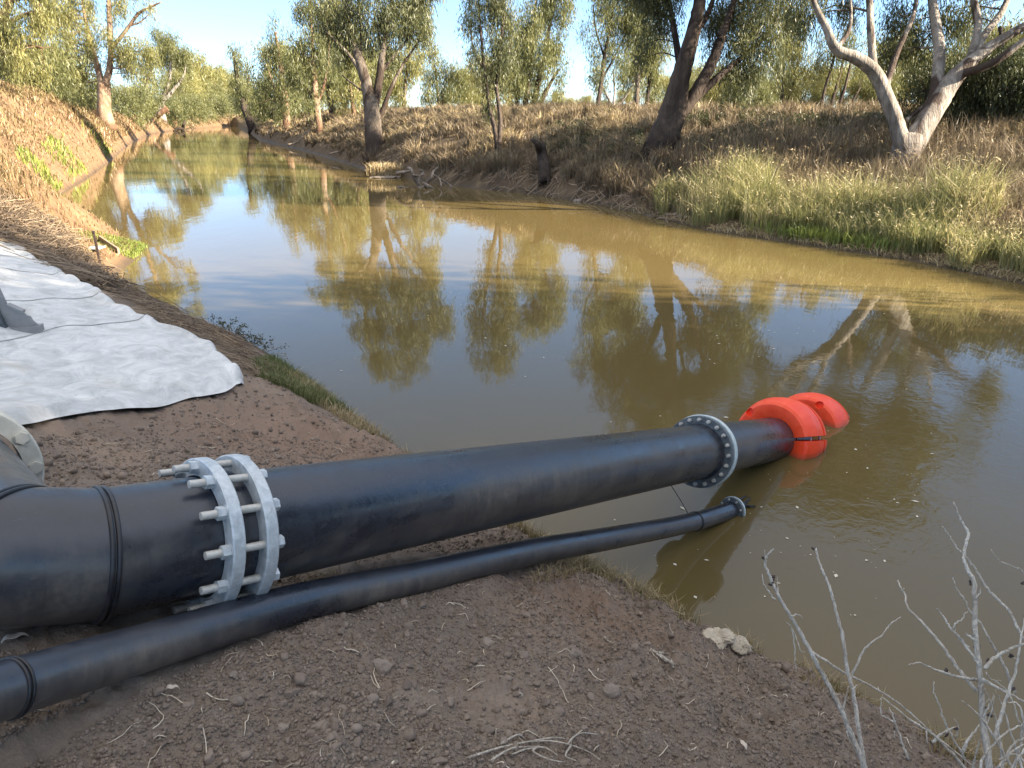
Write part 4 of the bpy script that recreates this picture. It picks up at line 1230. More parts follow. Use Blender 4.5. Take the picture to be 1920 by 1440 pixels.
x, y = px_area([(395, 612), (440, 612), (515, 655), (505, 668), (440, 640)], 46, rg)
mb = MB()
lv, lq, lr = [], [], []
for x0, y0 in zip(x, y):
    b0 = np.array([x0, y0, zat(x0, y0)])
    e0 = b0 + np.array([rg.normal() * .14 + .05, rg.normal() * .14 + .05, .05 + .13 * rg.random()])
    sp_ = spline([b0, (b0 + e0) / 2 + rg.normal(size=3) * .03, e0], 4)
    mb.tube(sp_, np.linspace(.005, .002, 9), 4)
    V, q, rn = leaf_mesh(sp_[4:], 2, .02, .045, .022, rg, .2)
    lq.append(q + sum(len(v) for v in lv)); lv.append(V); lr.append(rn)
tag(mb.build('weed_stems', M['wire']), kind='stuff')
tag(mk('weed_leaves', np.concatenate(lv), np.concatenate(lq), M['leaf_bush'], None, False, {'rnd': np.concatenate(lr)}), kind='stuff')


def fringe(name, n, t0, t1, d0, d1, h, mat, rg, seed_noise=0.0, wd=.006, lean=.9):
    """tufts along the lip of the near bank, between two heights of the bank line"""
    y = t0 + (t1 - t0) * rg.random(n)
    xs = np.interp(y, NEAR[:, 1][2:13], NEAR[:, 0][2:13])
    d = d0 + (d1 - d0) * rg.random(n) ** 1.5
    x, yy = xs - .7 * d, y - .72 * d
    k = (fbm(x * 2.3 + 9, yy * 2.3, 3) > seed_noise)
    return grass(name, x[k], yy[k], h * (.4 + rg.random(k.sum())), wd, lean, mat, rg)


fringe('bank_lip_grass', 16000, 2.0, 9.8, .03, .65, .15, 'dry', rg, -.02, wd=.007)
fringe('bank_lip_green', 7000, 1.5, 8.0, .05, .55, .09, 'bankgreen', rg, -.02)
x, y = px_area([(1010, 1060), (1110, 1050), (1090, 1085), (1000, 1095)], 500, rg)
grass('straw_tuft', x, y, .05 + .10 * rg.random(len(x)), .006, 1.6, 'dry', rg)
mb = MB()
sx, sy = scatter(650, 1.2, 6.5, -40, 40, rg)
dn, df, rv = banks(sx, sy)
db, _ = seg_dist(sx, sy, BIG)
ds, _ = seg_dist(sx, sy, SMALL[::4])
for x0, y0 in zip(sx[(~rv) & (db > .28) & (ds > .1) & (dn > .3)], sy[(~rv) & (db > .28) & (ds > .1) & (dn > .3)]):
    n = 7
    th = rg.random() * 6.28 + np.cumsum(rg.normal(size=n) * .28)
    st = .015 * (.4 + 1.4 * rg.random() ** 2)
    px_ = x0 + np.cumsum(np.cos(th)) * st
    py_ = y0 + np.cumsum(np.sin(th)) * st
    pz_ = terrain(px_, py_) + .006 + .008 * rg.random() * np.sin(np.linspace(0, 3, n))
    mb.tube(np.stack([px_, py_, pz_], 1), np.linspace(.0023, .0010, n) * (.6 + .8 * rg.random()), 4)
tag(mb.build('dry_straws', M['straw'], None, True, {'rnd': np.concatenate([np.full(len(v), rg.random()) for v in mb.v])}), kind='stuff')
x, y = px_area([(640, 1080), (560, 1100), (560, 1082), (700, 1050)], 60, rg)
grass('pipe_side_straw', x, y, .05 + .05 * rg.random(len(x)), .005, 1.8, 'dry', rg)


# soil crumbs: small broken lumps over the bare bank
def crumbs(name, n, r0, r1, smin, smax, rg, mat='crumb', a0=-43, a1=43, ymax=8.5, p=3.2, thr=-.32):
    bm = bmesh.new()
    bmesh.ops.create_icosphere(bm, subdivisions=1, radius=1.0)
    bv = np.array([v.co[:] for v in bm.verts])
    bf = np.array([[v.index for v in f.verts] for f in bm.faces])
    bm.free()
    x, y = scatter(n, r0, r1, a0, a1, rg)
    dn, df, rv = banks(x, y)
    db, _ = seg_dist(x, y, BIG)
    ds, _ = seg_dist(x, y, SMALL[::4])
    k = (~rv) & (dn < df) & (y < ymax) & (dn > .25) & (db > .15) & (ds > .05) & (x > -3.0 - .0 * y) & (fbm(x * 1.7, y * 1.7, 3) + .25 * rg.random(len(x)) > thr)
    x, y = x[k], y[k]
    z = terrain(x, y)
    m = len(x)
    s = smin * (smax / smin) ** (rg.random(m) ** p)
    sc3 = s[:, None] * (.6 + .8 * rg.random((m, 3)))
    V = bv[None] * (1 + .42 * (rg.random((m, len(bv), 1)) - .5)) * sc3[:, None]
    th = rg.random(m) * 6.28
    c, s_ = np.cos(th), np.sin(th)
    V = np.stack([V[..., 0] * c[:, None] - V[..., 1] * s_[:, None], V[..., 0] * s_[:, None] + V[..., 1] * c[:, None], V[..., 2]], -1)
    V += np.stack([x, y, z + s * .25], -1)[:, None]
    f = bf[None] + (np.arange(m) * len(bv))[:, None, None]
    tag(mk(name, V.reshape(-1, 3), f.reshape(-1, 3), M[mat], None, True, {'rnd': np.repeat(rg.random(m), len(bv))}), kind='stuff')


crumbs('soil_crumbs', 170000, 1.1, 6.2, .0016, .0090, rg, p=1.5)
crumbs('far_soil_crumbs', 16000, 4.0, 9.0, .005, .024, rg)


def clods(name, n, r0, r1, smin, smax, rg, p):
    """broken earth lumps: a few dozen knobbly shapes, half sunk in the loose soil"""
    bm = bmesh.new()
    bmesh.ops.create_icosphere(bm, subdivisions=3, radius=1.0)
    b = np.array([v.co[:] for v in bm.verts])
    f0 = np.array([[v.index for v in f.verts] for f in bm.faces])
    bm.free()
    shapes = []
    for i in range(22):
        o = rg.random(6) * 60
        # flat broken faces: cut the ball by random planes, then roughen it
        v = b.copy()
        for _ in range(9):
            d = rg.normal(size=3); d /= np.linalg.norm(d)
            h = .45 + .4 * rg.random()
            ex = np.maximum(v @ d - h, 0)
            v = v - ex[:, None] * d * .92
        k = 1 + .30 * fbm(b[:, 0] * 2 + o[0] + b[:, 2] * 1.3, b[:, 1] * 2 + o[1] - b[:, 2], 3) + .16 * fbm(b[:, 0] * 6 + o[2] + b[:, 2] * 4, b[:, 1] * 6 + o[3] + b[:, 2] * 5, 2)
        shapes.append(v * k[:, None] * [1, .7 + .3 * rg.random(), .55 + .3 * rg.random()])
    x, y = scatter(n, r0, r1, -43, 43, rg)
    dn, df, rv = banks(x, y)
    db, _ = seg_dist(x, y, BIG)
    ds, _ = seg_dist(x, y, SMALL[::4])
    cl = fbm(x * 1.3 + 4, y * 1.3, 3) + .5 * fbm(x * 5, y * 5, 2) + .35 * rg.random(n)
    k = (~rv) & (dn < df) & (dn > .25) & (db > .3) & (ds > .09) & (x > -3) & (y < 7.5) & (cl > .12)
    x, y = x[k], y[k]
    m = len(x)
    z = terrain(x, y)
    s = smin * (smax / smin) ** (rg.random(m) ** p)
    th = rg.random(m) * 6.28
    c, sn = np.cos(th) * s, np.sin(th) * s
    pick = rg.integers(0, 22, m)
    B = np.array(shapes)[pick]
    V = np.stack([B[..., 0] * c[:, None] - B[..., 1] * sn[:, None], B[..., 0] * sn[:, None] + B[..., 1] * c[:, None], B[..., 2] * s[:, None]], -1)
    V += np.stack([x, y, z + s * .12], -1)[:, None]
    nv = len(b)
    f = f0[None] + (np.arange(m) * nv)[:, None, None]
    tag(mk(name, V.reshape(-1, 3), f.reshape(-1, 3), M['crumb'], None, True, {'rnd': np.repeat(rg.random(m) * .85, nv)}), kind='stuff')


clods('loose_clods', 5200, 1.15, 6.0, .008, .034, rg, 2.4)

# ------------------------------------------------------------------ the two pipes
def frame(ax):
    ax = np.asarray(ax, float) / np.linalg.norm(ax)
    h = np.cross(ax, [0, 0, 1.0])
    h /= np.linalg.norm(h)
    return ax, h, np.cross(h, ax)          # axis, sideways, up


def on_axis(a, b, px):
    best = None
    for t in np.linspace(-.4, 1.5, 2001):
        p = a + (b - a) * t
        d = p - CAM
        z = d @ FWD
        e = abs(960 + F * d[0] / z - px)
        if best is None or e < best[0]: best = (e, p)
    return best[1]


def mitre_pipe(pts, r, n=64, sub=1):
    """rings of a pipe with mitred bends; returns rings"""
    pts = [np.asarray(p, float) for p in pts]
    rings = []
    for i in range(len(pts)):
        d0 = pts[i] - pts[i - 1] if i > 0 else pts[1] - pts[0]
        d1 = pts[i + 1] - pts[i] if i < len(pts) - 1 else d0
        d0 = d0 / np.linalg.norm(d0); d1 = d1 / np.linalg.norm(d1)
        nrm = d0 + d1
        nrm /= np.linalg.norm(nrm)
        if i == 0: u = np.cross(d0, [0, 0, 1.0]); u /= np.linalg.norm(u)
        else: u = u - d0 * (u @ d0); u /= np.linalg.norm(u)
        v = np.cross(d0, u)
        a = np.arange(n) * 2 * math.pi / n
        ring = r * (np.cos(a)[:, None] * u + np.sin(a)[:, None] * v)
        ring = pts[i] + ring - d0 * ((ring @ nrm) / (d0 @ nrm))[:, None]
        rings.append(ring)
        u = u - 2 * 0 * u
        # carry u over the bend
        k = np.cross(d0, d1)
        if np.linalg.norm(k) > 1e-6:
            ang = math.acos(np.clip(d0 @ d1, -1, 1))
            u = np.array(Matrix.Rotation(ang, 3, Vector(k)) @ Vector(u))
    return rings


def skin(rings, mb, cap0=True, cap1=True):
    n = len(rings[0])
    V = np.concatenate(rings)
    idx = np.arange(len(V)).reshape(-1, n)
    A, B = idx[:-1], idx[1:]
    q = np.stack([A, np.roll(A, -1, 1), np.roll(B, -1, 1), B], -1).reshape(-1, 4)
    t = []
    V = np.concatenate([V, rings[0].mean(0)[None], rings[-1].mean(0)[None]])
    for j in range(n):
        if cap0: t.append((len(V) - 2, idx[0, (j + 1) % n], idx[0, j]))
        if cap1: t.append((len(V) - 1, idx[-1, j], idx[-1, (j + 1) % n]))
    mb.add(V, q, t)


def ring_of(c, ax, r, n=64):
    ax, h, u = frame(ax)
    a = np.arange(n) * 2 * math.pi / n
    return c + r * (np.cos(a)[:, None] * h + np.sin(a)[:, None] * u)


pipe = empty('intake_pipe', tuple(np.round(P1 - [0, 0, BR], 3)))
tag(pipe, 'large black pipe running from the bare bank down into the floats', 'pipe')
SDIR = (B_A - P1) / np.linalg.norm(B_A - P1)
R1C = on_axis(P1, B_A, 382)
R2C = on_axis(P1, B_A, 443)
RINGD = np.linalg.norm(R2C - R1C)
# elbow of mitred lengths
rg3 = mitre_pipe([P3 - (P2 - P3) * .15, P2, P1, P1 + SDIR * .3], BR)
mb = MB(); skin(rg3[:2], mb); mb.build('elbow_end', M['pipe'], pipe, sharp=40)
mb = MB(); skin(rg3[1:3], mb, False, False); mb.build('elbow_middle', M['pipe'], pipe, sharp=40)
mb = MB(); skin([rg3[2], ring_of(R1C - SDIR * .03, SDIR, BR)[::1]], mb) if False else None
# stub: from the mitre plane at P1 straight to the coupling
n = 64
end = rg3[2] + SDIR * ((R1C - SDIR * .02 - rg3[2]) @ SDIR)[:, None]
mb = MB(); skin([rg3[2], end], mb, False, True); mb.build('stub', M['pipe'], pipe, sharp=40)
for rr, ax in ((rg3[1], None), (rg3[2], None)):
    mb = MB()
    c = rr.mean(0)
    nn = np.cross(rr[16] - c, rr[0] - c)
    nn /= np.linalg.norm(nn)
    o_ = (rr - c) / np.linalg.norm(rr - c, axis=1)[:, None]
    mb.loop_tube(rr + nn * .011 + o_ * .001, .0095, 8)
    mb.loop_tube(rr - nn * .011 + o_ * .001, .0095, 8)
    mb.build('weld_bead', M['weld'], pipe)
# long straight run, sagging a little
FL1 = B_B + BDIR * .44 + np.array([0, 0, -.02])
FL2 = FL1 + (BDIR + np.array([0.0, 0.0, -.03])) * 1.05
run = [R2C + SDIR * .03, B_A + BDIR * .5, B_A + BDIR * 2.0, B_A + BDIR * 3.5, B_A + BDIR * 4.8, B_B, FL1, FL2, FL2 + (BDIR + np.array([0, 0, -.1])) * 1.3]
rs = spline(run, 5)
mb = MB(); mb.tube(rs, BR, 64); mb.build('main_run', M['pipe'], pipe, sharp=40)
mb = MB(); mb.loop_tube(ring_of(on_axis(B_A, B_B, 1452), BDIR, BR + .001), .006, 6); mb.build('weld_bead', M['weld'], pipe)


def flange(parent, c, ax, r_in, r_out, th, mat, name='flange', ch=.006):
    ax, h, u = frame(ax)
    mb = MB()
    mb.lathe(c, ax, u, [(-th / 2, r_in), (-th / 2, r_out - ch), (-th / 2 + ch, r_out), (th / 2 - ch, r_out), (th / 2, r_out - ch), (th / 2, r_in)], n=72)
    return mb.build(name, M[mat], parent, sharp=35)


# coupling: two galvanised rings drawn together by twelve long studs
TH = .054
ax, h, u = frame(SDIR)
mb = MB(); mb.lathe(R1C, ax, u, [(-.005, BR - .02), (-.005, BR + .008), (RINGD + .02, BR + .008), (RINGD + .02, BR - .02)], n=64); mb.build('stub_end', M['pipe'], pipe, sharp=35)
flange(pipe, R1C, SDIR, .256, .328, TH, 'galv', 'flange_ring')
flange(pipe, R2C, SDIR, .256, .328, TH, 'galv', 'flange_ring')
for k in range(12):
    a = (k + .35) * math.pi / 6
    d = math.cos(a) * h + math.sin(a) * u
    c = R1C + d * .294
    mb = MB()
    mb.tube([c - ax * .125, c - ax * .1245, c + ax * (RINGD + .05)], [.014, .0165, .0165], 12)
    st = mb.build('stud', M['bolt'], pipe, sharp=40)
    mb = MB(); mb.hexprism(c - ax * (TH / 2 + .036), ax, 0.028, .032, rot=k); mb.hexprism(c - ax * (TH / 2 + .004), ax, .031, .004, 16); mb.build('nut', M['galv'], st, False)
    mb = MB(); mb.hexprism(c + ax * (RINGD + TH / 2 + .001), ax, 0.028, .026, rot=k); mb.build('bolt_head', M['galv'], st, False)
# thin bolted joint near the floats
JC = on_axis(B_A, B_B, 1313)
ax, h, u = frame(BDIR)
f1 = flange(pipe, JC - BDIR * .042, BDIR, .25, .338, .034, 'flange_dark', 'backing_flange')
flange(pipe, JC, BDIR, .25, .347, .016, 'rim', 'gasket_rim')
flange(pipe, JC + BDIR * .045, BDIR, .25, .343, .03, 'rim', 'backing_flange')
mb = MB(); mb.lathe(JC, ax, u, [(-.1, BR - .02), (-.1, BR + .004), (-.03, BR + .02), (.06, BR + .02), (.09, BR + .004), (.09, BR - .02)], n=64); mb.build('stub_end', M['pipe'], pipe, sharp=40)
for k in range(20):
    a = (k + .5) * math.pi / 10
    d = math.cos(a) * h + math.sin(a) * u
    c = JC + d * .303
    mb = MB()
    mb.hexprism(c - ax * .085, ax, .019, .026, rot=k)
    mb.tube([c - ax * .098, c + ax * .085], .010, 8)
    mb.hexprism(c + ax * .061, ax, .018, .018, rot=k)
    mb.build('bolt', M['bolt'], pipe, False)
# pale flange where the elbow leaves the pump, at the left edge
ax3 = (P2 - P3) / np.linalg.norm(P2 - P3)
ax, h, u = frame(ax3)
fl = flange(pipe, P3, ax3, .27, .355, .05, 'flange_pale', 'pump_flange', .01)
for k in range(12):
    a = (k + .2) * math.pi / 6
    c = P3 + (math.cos(a) * h + math.sin(a) * u) * .315
    mb = MB(); mb.hexprism(c + ax * .0255, ax, .031, .02, rot=k); mb.hexprism(c + ax * .024, ax, .037, .004, 18); mb.build('bolt_head', M['flange_pale'], fl, False)
fl2 = flange(pipe, P3 - ax * .056, ax3, .27, .355, .05, 'flange_pale', 'pump_flange', .01)

# small pipe
sp = empty('discharge_pipe', tuple(np.round(SMALL[8] - [0, 0, SR], 3)))
tag(sp, 'thinner black pipe lying on the soil and ending at the water', 'pipe')
mb = MB(); mb.tube(SMALL, SR, 40); mb.build('pipe_run', M['pipe'], sp, sharp=40)


def small_bead(i, w_=.012):
    c = SMALL[i]
    d = SMALL[min(i + 1, len(SMALL) - 1)] - SMALL[i - 1]
    d /= np.linalg.norm(d)
    mb = MB()
    mb.loop_tube(ring_of(c - d * w_ * .6, d, SR + .001), .0055, 6)
    mb.loop_tube(ring_of(c + d * w_ * .6, d, SR + .001), .0055, 6)
    mb.build('weld_bead', M['weld'], sp)


small_bead(8)
def s_idx(px):
    q = SMALL - CAM
    return int(np.argmin(np.abs(960 + F * q[:, 0] / (q @ FWD) - px)))
small_bead(s_idx(1300))
sd = SMALL[-1] - SMALL[-4]
sd /= np.linalg.norm(sd)
flange(sp, SMALL[-1] - sd * .03, sd, SR, .128, .018, 'flange_dark', 'flange', .003)
flange(sp, SMALL[-1], sd, SR, .133, .02, 'rim', 'flange', .003)
ax, h, u = frame(sd)
for k in range(8):
    a = (k + .5) * math.pi / 4
    c = SMALL[-1] - sd * .03 + (math.cos(a) * h + math.sin(a) * u) * .109
    mb = MB(); mb.hexprism(c - ax * .022, ax, .011, .014, rot=k); mb.tube([c - ax * .026, c + ax * .06], .006, 6); mb.build('bolt', M['bolt'], sp, False)
mb = MB()
r_ = np.random.default_rng(5)
for k in range(16):
    a = SMALL[-1] + ax * .02 + h * r_.normal() * .035 + u * (r_.normal() * .02 + .02)
    e = a + ax * (.12 + .28 * r_.random()) + h * r_.normal() * .06
    e[2] = .004
    m = (a + e) / 2 + [0, 0, .02 * r_.random()]
    mb.tube(spline([a, m, e], 4), np.linspace(.018, .004, 9), 6)
o = mb.build('black_weed', M['mesh'])
tag(o, 'ragged black strands trailing in the water from the thinner pipe end', 'debris')

# ------------------------------------------------------------------ orange floats clamped round the pipe
def recess(obj, c, ax, r, depth):
    bm = bmesh.new()
    q = Vector(ax).to_track_quat('Z', 'Y').to_matrix().to_4x4()
    bmesh.ops.create_cone(bm, cap_ends=True, segments=24, radius1=r * .8, radius2=r, depth=depth, matrix=Matrix.Translation(Vector(c)) @ q)
    me = bpy.data.meshes.new('cut')
    bm.to_mesh(me); bm.free()
    cut = bpy.data.objects.new('cut', me)
    COL.objects.link(cut)
    md = obj.modifiers.new('b', 'BOOLEAN')
    md.operation = 'DIFFERENCE'; md.solver = 'EXACT'; md.object = cut
    bpy.context.view_layer.update()
    dg = bpy.context.evaluated_depsgraph_get()
    new = bpy.data.meshes.new_from_object(obj.evaluated_get(dg))
    obj.modifiers.clear()
    obj.data = new
    bpy.data.objects.remove(cut)
    new.polygons.foreach_set('use_smooth', np.ones(len(new.polygons), bool))
    new.set_sharp_from_angle(angle=math.radians(28))


def pipe_float(c, axd, label, roll=0.0, R=.50, pockets=()):
    ax, h, u = frame(axd)
    if roll:
        h, u = h * math.cos(roll) + u * math.sin(roll), u * math.cos(roll) - h * math.sin(roll)
    root = empty('pipe_float', tuple(np.round(c, 3)))
    tag(root, label, 'float', 'orange floats on the large pipe')
    L = .30
    prof = [(-L + .03, .262), (-L, .345), (-L, R - .085), (-L + .02, R - .055), (-L + .16, R - .005), (-L + .19, R), (L - .27, R), (L - .265, R - .045), (L - .225, R - .045), (L - .22, R - .004), (L - .14, R - .018), (L - .135, R - .075), (L - .09, R - .075), (L - .085, R - .045), (L - .01, R - .085), (L, R - .105), (L, .37), (L - .05, .31), (L - .05, .262)]
    out = []
    for nm, a0, a1 in (('upper_shell', -176.6, -3.4), ('lower_shell', -356.6, -183.4)):
        mb = MB()
        mb.lathe(c, ax, h, prof, a0, a1, 48)          # angles from sideways, over the top
        o = mb.build(nm, M['orange'], root, sharp=28)
        bm = bmesh.new(); bm.from_mesh(o.data); bmesh.ops.recalc_face_normals(bm, faces=bm.faces); bm.to_mesh(o.data); bm.free()
        out.append(o)
    for (a, front) in pockets:
        d = math.cos(a) * h + math.sin(a) * u
        p = c + d * (R - .095) + ax * (-(L - .015) if front else (L - .015))
        recess(out[0], p, -ax if front else ax, .055, .10)
    # clamping bolts in the slot
    for sgn in (1, -1):
        for q in (-.12, .12):
            p = c + h * sgn * .41 + ax * q
            mb = MB(); mb.tube([p - u * .06, p + u * .06], .012, 8); mb.build('bolt', M['galv'], root)
    return root


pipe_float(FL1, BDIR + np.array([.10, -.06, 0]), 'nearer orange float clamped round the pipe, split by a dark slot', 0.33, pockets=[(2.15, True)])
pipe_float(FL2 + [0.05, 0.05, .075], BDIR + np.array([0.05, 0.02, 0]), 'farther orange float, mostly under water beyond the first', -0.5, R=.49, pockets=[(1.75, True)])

# thin wire hanging under the far end of the large pipe
a = on_axis(B_A, B_B, 1258) - [0, 0, BR]
b = SMALL[s_idx(1284)] + [0, 0, SR]
mb = MB(); mb.tube(spline([a, (a + b) / 2 + [.03, 0, -.04], b], 6), .004, 5)
tag(mb.build('tie_wire', M['wire']), 'thin dark wire hanging from the large pipe to the thinner pipe', 'wire')

# ------------------------------------------------------------------ white ground sheet laid in overlapping lengths down to the bank edge
sheet = empty('ground_sheet', tuple(np.round(hit(250, 680), 3)))
tag(sheet, 'crumpled white fabric sheet pegged over the bank beside the water', 'ground sheet')
edge_px = [(462, 724), (446, 702), (424, 688), (400, 660), (372, 648), (330, 632), (300, 620), (262, 602), (235, 588), (205, 572), (180, 552), (150, 536), (128, 528), (100, 508), (70, 494), (56, 482), (48, 470), (20, 465), (-10, 460), (-80, 452)]
E = np.array([hit(px, py)[:2] for px, py in edge_px])
s_ = np.concatenate([[0], np.cumsum(np.linalg.norm(np.diff(E, axis=0), axis=1))])
A0 = hit(455, 722)[:2]
A1 = hit(35, 803)[:2]
dirA = (A1 - A0) / np.linalg.norm(A1 - A0)
B0, B1 = hit(310, 625)[:2], hit(0, 682)[:2]
dirB = (B1 - B0) / np.linalg.norm(B1 - B0)
Ltot = s_[-1]
# seam positions, measured along the river edge
seams_px = [(455, 722), (308, 624), (205, 572), (127, 528), (60, 486), (-80, 452)]
cuts = []
for px, py in seams_px:
    p = hit(px, py)[:2]
    cuts.append(float(s_[np.argmin(np.linalg.norm(E - p, axis=1))]))
cuts[0], cuts[-1] = 0.0, Ltot


def edge_at(s):
    return np.stack([np.interp(s, s_, E[:, 0]), np.interp(s, s_, E[:, 1])], -1)


for k in range(5):
    c0, c1 = cuts[k], cuts[k + 1] + (.12 if k < 4 else 0)
    nv, nu = 40, 110
    sv = np.linspace(c0, c1, nv)
    Ev = edge_at(sv)
    # scalloped river edge: the cloth bellies out between pegs
    sc_ = np.abs(np.sin(sv * 5.2 + k)) * .06
    f = np.clip(sv / max(cuts[1], .1), 0, 1)[:, None]
    dv = dirA * (1 - f) + dirB * f
    dv /= np.linalg.norm(dv, axis=1)[:, None]
    uu = np.linspace(0, 1, nu) ** 1.5 * 5.5
    P = Ev[:, None] - dv[:, None] * sc_[:, None, None] + dv[:, None] * uu[None, :, None]
    # the near hem wanders a little
    if k == 0:
        hem = (.035 * np.sin(uu * 2.1 + .4) + .02 * np.sin(uu * 4.7)) * smooth(0, .6, uu)
        wgt = smooth(.5, 0, (sv - c0) / (c1 - c0))
        nrm = np.array([-dirA[1], dirA[0]])
        P = P + nrm * (hem[None, :] * wgt[:, None])[..., None]
    X, Y = P[..., 0], P[..., 1]
    Z = terrain(X, Y, False)
    puff = .035 + 0.010 * fbm(X * 1.6, Y * 1.6, 4) + .004 * fbm(X * 6, Y * 5, 3)
    roll = np.exp(-((uu - .16) / .13) ** 2)[None, :] * (.03 + .035 * np.abs(np.sin(sv * 5.2 + k)))[:, None]
    fall = smooth(0.0, .10, uu)[None, :]
    near_hem = smooth(0, .16, (sv - c0) / (c1 - c0))[:, None] if k == 0 else 1.0
    Z = Z + (np.maximum(puff, .02) + roll) * fall * (.5 + .5 * near_hem) + .018 * fall + .012 * (4 - k) * near_hem - .03 * (1 - fall)
    Z = np.where(np.broadcast_to(uu[None] <= 0, Z.shape), terrain(X, Y, False) - .05, Z)
    V = np.stack([X, Y, Z], -1).reshape(-1, 3)
    idx = np.arange(nv * nu).reshape(nv, nu)
    q = np.stack([idx[:-1, :-1], idx[1:, :-1], idx[1:, 1:], idx[:-1, 1:]], -1).reshape(-1, 4)
    mk('panel', V, q, M['sheet'], sheet)
    if k < 4:
        line = P[-3] if False else P[-1]
        li = V.reshape(nv, nu, 3)[-1, 6::4] + [0, 0, .004]
        mb = MB(); mb.tube(li, .005, 5); mb.build('seam', M['seam'], sheet)

# pale grey bracket standing on the sheet at the left edge
g0 = hit(40, 636)
bx, by = g0[0], g0[1]
D0 = float((g0 - CAM) @ FWD)
mpp = D0 / F
bz = zat(bx, by) + .055
br = empty('steel_bracket', (float(bx), float(by), bz))
tag(br, 'dark grey ribbed steel foot bracket standing on the white sheet', 'bracket')
X_, Y_, Z_ = np.array([.985, .17, 0]), np.array([-.17, .985, 0]), np.array([0, 0, 1.0])
B0 = np.array([bx, by, bz])
def bp(px, py, off=0.0): return B0 + X_ * ((px - 40) * mpp) + Z_ * ((633 - py) * mpp * 1.04) + Y_ * off
pl = [bp(-150, 628), bp(-150, 540), bp(20, 538), bp(29, 579), bp(52, 592), bp(57, 600), bp(63, 602), bp(66, 610), bp(74, 619), bp(73, 626), bp(20, 630)]
mb = MB(); mb.prism(pl, Y_ * .022); mb.build('front_plate', M['grey'], br, False)
mb = MB(); mb.prism([bp(-155, 625, -.03), bp(76, 620, -.03), bp(76, 632, -.03), bp(-155, 637, -.03)], Y_ * .12); mb.build('base_plate', M['grey'], br, False)
mb = MB(); mb.prism([bp(-155, 539, -.02), bp(21, 537, -.02), bp(21, 532, -.02), bp(-155, 534, -.02)], Y_ * .03 + X_ * 0)
mb.prism([bp(-155, 534, -.02), bp(21, 532, -.02), bp(20, 529, .02), bp(-155, 530, .02)], Y_ * .16 + Z_ * .03 - X_ * .07); mb.build('top_plate', M['grey'], br, False)
mb = MB(); mb.prism([bp(-4, 538, -.004), bp(4, 538, -.004), bp(24, 624, -.004), bp(16, 624, -.004)], -Y_ * .055); mb.build('rib', M['flange_dark'], br, False)
mb = MB(); mb.prism([bp(30, 578, -.018), bp(54, 591, -.018), bp(54, 595, -.018), bp(29, 582, -.018)], Y_ * .07); mb.build('flange_strip', M['grey'], br, False)

# stakes, board and small litter by the water on the left
def stake(px, py, ptop, r, label):
    p = hit(px, py)
    D = float((p - CAM) @ FWD)
    h = (py - ptop) * D / F
    t = empty('stake', tuple(np.round(p, 3)))
    tag(t, label, 'stake')
    mb = MB()
    tp = p + np.array([-.03 * h, 0, h])
    mb.prism([p + [-r, -r, -.3], p + [r, -r * .6, -.3], p + [r * .3, 0, -.3], p + [r, r * .8, -.3], p + [-r, r, -.3]], tp - p + [0, 0, .3])
    mb.build('post', M['stake'], t, False)
    mb = MB(); mb.prism([tp + [-r * 1.25, -r * 1.2, -.02], tp + [r * 1.2, -r * 1.2, -.02], tp + [r * 1.2, r * 1.2, -.02], tp + [-r * 1.25, r * 1.2, -.02]], np.array([0, 0, .05])); mb.build('cap', M['stake'], t, False)


stake(190, 502, 436, .024, 'taller dark stake standing at the edge of the water')
stake(103, 434, 416, .024, 'short thin stake in the dry grass farther up the bank')
a, b = hit(186, 452), hit(222, 478)
d = b - a
mb = MB(); mb.prism([a + [0, 0, .02], b + [0, 0, .02], b + [0, 0, .17], a + [0, 0, .15]], np.array([.02, .06, 0]))
tag(mb.build('board', M['plank'], smoothsh=False), 'weathered board on edge holding back the green spit', 'board')
p = hit(172, 470)
bm_ = MB(); bm_.prism([p + [-.22, -.1, .03], p + [.25, -.16, .05], p + [.3, .12, .07], p + [-.1, .2, .05]], np.array([0, 0, .03]))
tag(bm_.build('plastic_scrap', M['rim'], smoothsh=False), 'pale blue scrap lying on the bank beside the taller stake', 'litter')

# ------------------------------------------------------------------ rocks, clods, leaves on the near bank
def lump(name, px, py, wpx, hpx, mat, label, cat, seed, flat=.7, sub=3, rough=.35):
    p = hit(px, py, fine=True)
    D = float((p - CAM) @ FWD)
    r_ = np.random.default_rng(seed)
    bm = bmesh.new()
    bmesh.ops.create_icosphere(bm, subdivisions=sub, radius=1.0)
    v = np.array([q.co[:] for q in bm.verts]); f = np.array([[q.index for q in g.verts] for g in bm.faces]); bm.free()
    o_ = r_.random(3) * 50
    k = 1 + rough * (fbm(v[:, 0] * 1.3 + o_[0] + v[:, 2] * .7, v[:, 1] * 1.3 + o_[1] - v[:, 2], 4)) + rough * .5 * (r_.random(len(v)) - .5) * .3
    s = np.array([wpx, wpx * .8, wpx * flat]) * .5 * D / F
    V = v * k[:, None] * s + p + [0, 0, s[2] * .35]
    tag(mk(name, V, f, M[mat], None, rough < .5), label, cat)


